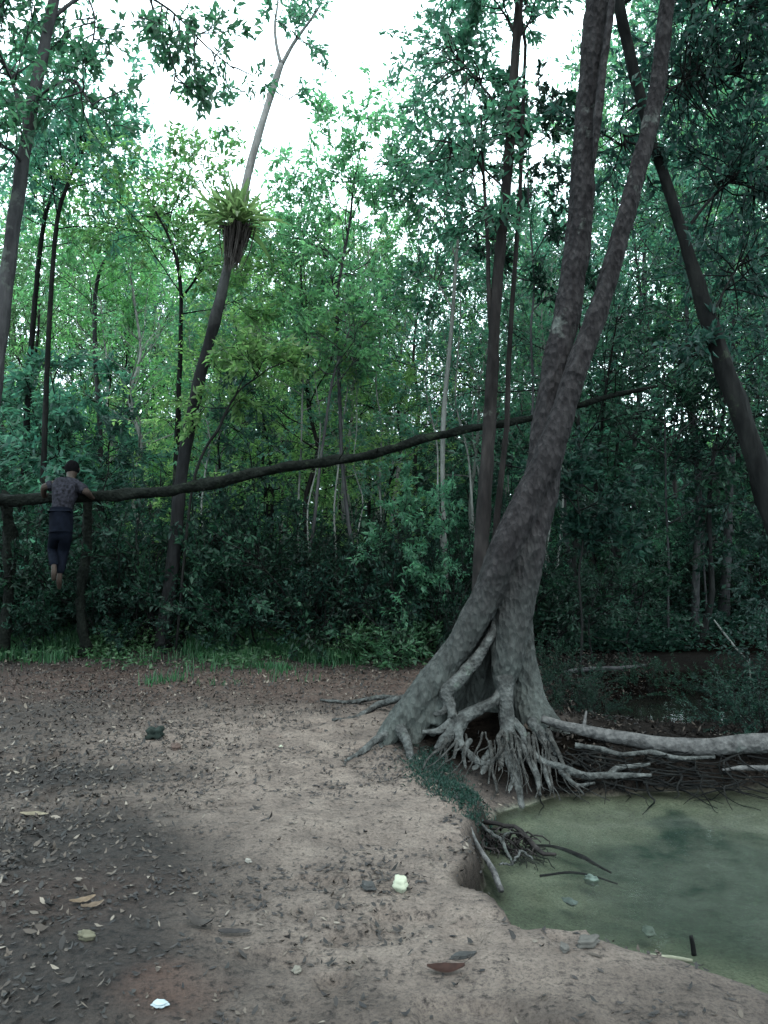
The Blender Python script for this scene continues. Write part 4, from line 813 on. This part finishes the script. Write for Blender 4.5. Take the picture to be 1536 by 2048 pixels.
litter('large_litter', 'larger curled dead leaves drifted along the left side and back of the clearing', 20000, (-5, 3), (2.1, 10.5), lambda x, y: np.clip(.02 + .9 * sstep(-1.0, -1.9, x + .5 * fbm(x, y, .8, 431, 3)) + .5 * sstep(6.8, 8.4, y) + .25 * sstep(.2, .6, fbm(x, y, .35, 441, 3)), 0, 1), (.02, .06), M_litter, 7, stand=.45)
litter('twig_litter', 'small dark twigs and chips on the bare mud', 24000, (-3.2, 2.2), (2.1, 8), lambda x, y: .04 + 1.0 * sstep(.12, .5, fbm(x, y, .4, 5, 4)), (.008, .045), islandmat('chips', [(0, (.006, .006, .007)), (1, (.025, .021, .02))]), 3, stand=.1)
def moss():
    rng = np.random.default_rng(31); n = 4000
    u = rng.random(n); px = 835 + u * 125 + rng.normal(0, 20, n); py = 1530 + u * 80 + rng.uniform(-45, 8, n)
    y = 1.5 * F / (py - 1070); x = (px - 768) / F * y; z = height(x, y); lb = LB(); d = rng.normal(0, .5, (n, 3)); d[:, 2] += .8
    lb.add(np.stack([x, y, z], 1), d, rng.uniform(.01, .04, n)); o = link('moss', lb.mesh('moss', rng, width=.3), leafmat('moss_leaf', (.006, .016, .012), (.012, .03, .022), (.025, .05, .038)))
    tag(o, 'dark green moss and seedlings on the bank below the roots', 'moss', kind='stuff')
moss()
# ------------------------------------------------------------------ small single things on the clearing
def crumple(name, label, cat, px, py, size, mat, flat=.8, seed=1, sub=3, z=None, rough=.25):
    rng = np.random.default_rng(seed); bm = bmesh.new(); bmesh.ops.create_icosphere(bm, subdivisions=sub, radius=.5)
    for v in bm.verts:
        c = v.co; k = 1 + rough * (sin(c.x * 9 + seed) * sin(c.y * 8 + 2 * seed) + .6 * sin(c.z * 15 + seed)) + rng.normal(0, rough * .12); v.co = Vector((c.x * k * size[0], c.y * k * size[1], c.z * k * size[2]))
    me = bpy.data.meshes.new(name); bm.to_mesh(me); bm.free()
    for p_ in me.polygons: p_.use_smooth = True
    o = link(name, me, mat); p = G(px, py, 0 if z is None else z); o.location = (p[0], p[1], (gz(p[0], p[1]) if z is None else z) + size[2] * .38); o.rotation_euler = (0, 0, seed); tag(o, label, cat); return o
crumple('white_litter', 'round crumpled white ball lying on the bare mud', 'litter', 801, 1783, (.075, .06, .062), M_white, seed=2, rough=.2)
crumple('white_scrap', 'flat white scrap at the bottom edge of the clearing', 'litter', 320, 2018, (.05, .035, .018), plain('scrap', (.24, .28, .30), .4, .05), seed=3)
crumple('clod', 'dark grey-green clod of earth on the pale patch of the clearing', 'clod', 312, 1474, (.13, .10, .10), plain('clod', (.012, .017, .015), .95, .4, 25, .5), seed=4, rough=.4)
crumple('stone', 'small dark brown stone beside the green clod', 'stone', 352, 1494, (.12, .07, .05), plain('stone_b', (.05, .035, .03), .9, .3), seed=5)
crumple('stone', 'pale yellowish pebble in the litter at the lower left', 'stone', 172, 1892, (.07, .04, .035), plain('stone_y', (.075, .07, .05), .8, .2), seed=6)
crumple('stone', 'tiny white pebble far back on the mud', 'stone', 562, 1490, (.03, .022, .018), M_white, seed=7)
crumple('stone', 'cream pebble near the bottom centre of the mud', 'stone', 594, 1946, (.035, .03, .022), plain('stone_c', (.11, .10, .085), .7, .2), seed=8)
crumple('stone', 'whitish chip lying on the middle of the mud', 'stone', 496, 1738, (.03, .022, .02), plain('stone_d', (.15, .14, .125), .7, .2), seed=9)
crumple('stone', 'pale stone at the near water line', 'stone', 1178, 1893, (.10, .05, .04), plain('stone_e', (.055, .052, .048), .7, .2), seed=10)
crumple('stone', 'small pale stone just left of the water line stone', 'stone', 1130, 1910, (.05, .03, .025), plain('stone_f', (.06, .056, .052), .7, .2), seed=11)
crumple('sunken_litter', 'whitish lump showing at the surface of the pond', 'litter', 1182, 1768, (.075, .055, .05), plain('sunk', (.06, .08, .07), .8, .5), seed=12, z=WL - .03)
crumple('sunken_scrap', 'pale scrap in the pond, nearer than the whitish lump', 'litter', 1140, 1806, (.05, .08, .02), plain('sc2', (.035, .045, .04), .6, .3), seed=13, z=WL - .008)
crumple('sunken_stone', 'pale stone under water near the near shore', 'stone', 1298, 1868, (.08, .05, .03), plain('sc3', (.035, .045, .036), .7, .3), seed=14, z=WL - .012)
crumple('clod', 'small dark clod left of the white ball', 'clod', 736, 1782, (.07, .05, .03), plain('clod2', (.035, .035, .035), .95, .3), seed=15)
crumple('clod', 'dark lump of mud above the reddish leaf', 'clod', 930, 1916, (.10, .03, .02), plain('clod3', (.03, .03, .03), .95, .3), seed=16)
def big_leaf(label, px, py, L, wd, col, rz, curl=.2, sd=1):
    V, Q = [], []; n = 9; rng = np.random.default_rng(sd)
    for k in range(n):
        t = k / (n - 1); ww = wd * math.sin(pi * min(1, t * .92 + .04)) ** .7; z = curl * L * (t - .5) ** 2 * 2 + .008
        for j, s in enumerate((-1, -.4, 0, .4, 1)): V.append(((t - .5) * L, s * ww * .5 + rng.normal(0, .001), z + abs(s) ** 2 * ww * .3 * (1 if s > 0 else .4) + rng.normal(0, .0012)))
        if k < n - 1:
            for j in range(4): a = k * 5 + j; Q.append((a, a + 1, a + 6, a + 5))
    o = link('fallen_leaf', mesh_from('fallen_leaf', V, Q, True), plain('leaf_' + str(sd), col, .6, .3, 40)); p = G(px, py); o.location = (p[0], p[1], gz(p[0], p[1]) + .002); o.rotation_euler = (0, 0, rz)
    tag(o, label, 'leaf')
big_leaf('large reddish brown dead leaf lying on the near mud', 892, 1952, .13, .045, (.018, .008, .006), .05, .25, 1)
big_leaf('tan dead leaf in the litter at the lower left, upper of a pair', 165, 1818, .10, .035, (.09, .065, .045), .5, .3, 2)
big_leaf('tan dead leaf in the litter at the lower left, lower of a pair', 185, 1832, .09, .03, (.075, .055, .04), .6, .3, 3)
big_leaf('long yellowish leaf lying on the dark soil near the left edge', 68, 1635, .16, .04, (.10, .085, .06), -.1, .1, 4)
big_leaf('dark curled leaf on the mud left of centre', 400, 1870, .14, .04, (.03, .026, .024), -.5, .6, 5)
big_leaf('dark flat leaf right of the dark curled leaf', 468, 1880, .12, .03, (.02, .018, .018), 0, .1, 6)

# ------------------------------------------------------------------ person hanging over the fallen trunk
def skin_body(name, verts, edges, mat, parent, off, sub=2, rootv=0):
    """verts: dict key -> (x,y,z,r) in world metres"""
    keys = list(verts); me = bpy.data.meshes.new(name)
    me.from_pydata([np.array(verts[k][:3]) - off for k in keys], [(keys.index(a), keys.index(b)) for a, b in edges], []); me.update()
    o = bpy.data.objects.new(name, me); C.objects.link(o); o.parent = parent; me.materials.append(mat)
    o.modifiers.new('skin', 'SKIN'); me.skin_vertices or None
    if not me.skin_vertices:
        bm = bmesh.new(); bm.from_mesh(me); bm.verts.layers.skin.verify(); bm.to_mesh(me); bm.free()
    for k, key in enumerate(keys):
        r = verts[key][3]; r = r if isinstance(r, tuple) else (r, r); me.skin_vertices[0].data[k].radius = r; me.skin_vertices[0].data[k].use_root = (k == rootv)
    o.modifiers[0].use_smooth_shade = True
    s = o.modifiers.new('sub', 'SUBSURF'); s.levels = sub; s.render_levels = sub
    return o
def person():
    Yl = 9.3; p0 = P(122, 1180, Yl - .35); root = empty('person', p0); off = np.array(root.location)
    def q(px, py, Yv, r): return (*P(px, py, Yv), r)
    skin = plain('skin', (.024, .017, .014), .6, .1, 8)
    b = {'pel': q(122, 1040, 9.02, .06), 'sp1': q(124, 1018, 9.06, .06), 'sp2': q(128, 995, 9.1, .08), 'ch': q(132, 975, 9.16, .10), 'nk0': q(139, 961, 9.26, .06), 'nk': q(142, 954, 9.32, .048), 'hd': q(144, 944, 9.38, .075), 'hd2': q(146, 936, 9.42, .072),
         'sl': q(108, 970, 9.2, .058), 'el': q(86, 974, 9.12, .042), 'wl': q(88, 994, 9.24, .028), 'sr': q(157, 974, 9.2, .058), 'er': q(174, 984, 9.12, .042), 'wr': q(184, 996, 9.24, .028),
         'hl': q(112, 1056, 9.0, .06), 'kl': q(106, 1098, 9.14, .045), 'al': q(108, 1136, 8.90, .03), 'fl': q(108, 1146, 8.88, .034), 'tl': q(107, 1162, 8.9, .022),
         'hr': q(134, 1056, 9.0, .06), 'kr': q(127, 1100, 9.10, .045), 'ar': q(119, 1152, 9.0, .03), 'fr': q(118, 1162, 9.0, .034), 'tr': q(119, 1178, 9.06, .022)}
    e = [('pel', 'sp1'), ('sp1', 'sp2'), ('sp2', 'ch'), ('ch', 'nk0'), ('nk0', 'nk'), ('nk', 'hd'), ('hd', 'hd2'), ('ch', 'sl'), ('sl', 'el'), ('el', 'wl'), ('ch', 'sr'), ('sr', 'er'), ('er', 'wr'),
         ('pel', 'hl'), ('hl', 'kl'), ('kl', 'al'), ('al', 'fl'), ('fl', 'tl'), ('pel', 'hr'), ('hr', 'kr'), ('kr', 'ar'), ('ar', 'fr'), ('fr', 'tr')]
    body = skin_body('body', b, e, skin, root, off)
    # hands gripping the trunk
    for w_, sx in (('wl', -1), ('wr', 1)):
        wp = np.array(b[w_][:3]); m = MB(); pm = wp + np.array([0, .05, .02]); m.tube(catmull([wp - off, pm - off, pm + np.array([0, .035, .0]) - off], 8), [.024, .03, .034, .037, .037, .035, .03, .02], 8)
        for f in range(4):
            o_ = np.array([(f - 1.5) * .018, .03, 0]); L = [.06, .07, .066, .052][f]; a = pm + o_ - off
            m.tube(catmull([a, a + np.array([0, L * .5, .006]), a + np.array([0, L * .85, -.02]), a + np.array([0, L * .8, -.045])], 8), np.linspace(.009, .006, 8), 6)
        a = pm - off; m.tube(catmull([a, a + np.array([-sx * .035, .01, -.01]), a + np.array([-sx * .05, .03, -.035])], 6), [.011, .01, .01, .009, .008, .006], 6)
        link('hand', m.mesh('hand'), skin, root)
    shirt = plain('shirt', (.012, .012, .016), .95, .85, 34, 0, .05)
    g = {'a': q(121, 1048, 9.02, .14), 'b': q(124, 1018, 9.06, .118), 'c': q(128, 995, 9.1, .13), 'd': q(132, 974, 9.16, .14), 'n': q(138, 963, 9.24, .075), 'sl': q(107, 970, 9.2, .075), 'el': q(88, 973, 9.13, .06), 'sr': q(158, 974, 9.2, .075), 'er': q(172, 983, 9.13, .06)}
    skin_body('shirt', g, [('a', 'b'), ('b', 'c'), ('c', 'd'), ('d', 'n'), ('d', 'sl'), ('sl', 'el'), ('d', 'sr'), ('sr', 'er')], shirt, root, off)
    tr = plain('trousers', (.003, .004, .007), .95, .3, 20, 0, .03)
    g = {'w': q(122, 1028, 9.04, .125), 'p': q(121, 1042, 9.02, .135), 'c': q(121, 1056, 9.01, .12), 'hl': q(112, 1072, 9.0, .085), 'kl': q(106, 1098, 9.14, .068), 'al': q(108, 1133, 8.91, .05), 'hr': q(131, 1072, 9.0, .085), 'kr': q(127, 1100, 9.10, .068), 'ar': q(119, 1150, 9.0, .05)}
    skin_body('trousers', g, [('w', 'p'), ('p', 'c'), ('c', 'hl'), ('hl', 'kl'), ('kl', 'al'), ('c', 'hr'), ('hr', 'kr'), ('kr', 'ar')], tr, root, off, rootv=1)
    # head details on the far side (facing away), ears and hair
    hc = P(145, 939, 9.4) - off; m = MB()
    m.tube(np.array([hc + [0, .06, .005], hc + [0, .085, -.01], hc + [0, .098, -.025], hc + [0, .075, -.03]]), [.006, .009, .012, .008], 6)
    link('nose', m.mesh('nose'), skin, root)
    for sx in (-1, 1):
        m = MB(); m.tube(np.array([hc + [sx * .07, 0, .02], hc + [sx * .084, -.005, .005], hc + [sx * .074, 0, -.025]]), [.008, .014, .008], 6); link('ear', m.mesh('ear'), skin, root)
        m = MB(); m.tube(np.array([hc + [sx * .028, .062, .012], hc + [sx * .028, .074, .012], hc + [sx * .028, .078, .012]]), [.012, .011, .004], 8); link('eye', m.mesh('eye'), plain('eye', (.5, .5, .5), .3, .05), root)
    m = MB(); m.tube(np.array([hc + [-.022, .07, -.045], hc + [0, .08, -.047], hc + [.022, .07, -.045]]), [.004, .007, .004], 6); link('mouth', m.mesh('mouth'), plain('lips', (.2, .08, .07), .5, .1), root)
    bm = bmesh.new(); bmesh.ops.create_icosphere(bm, subdivisions=3, radius=1); rg = random.Random(4)
    for v in list(bm.verts):
        c = v.co
        k = 1 + rg.gauss(0, .02); v.co = Vector((c.x * .083 * k, c.y * .095 * k - .008, max(c.z, -.55) * .10 * k + .012))
        if c.y > .35 and c.z < .045: v.co = v.co * .8
    me = bpy.data.meshes.new('hair'); bm.to_mesh(me); bm.free(); h = link('hair', me, plain('hair', (.003, .003, .0035), .95, .3, 60, 0, .02), root); h.location = hc
    tag(root, 'person in mottled grey shirt and dark trousers hanging over the fallen trunk, seen from behind', 'person')
person()
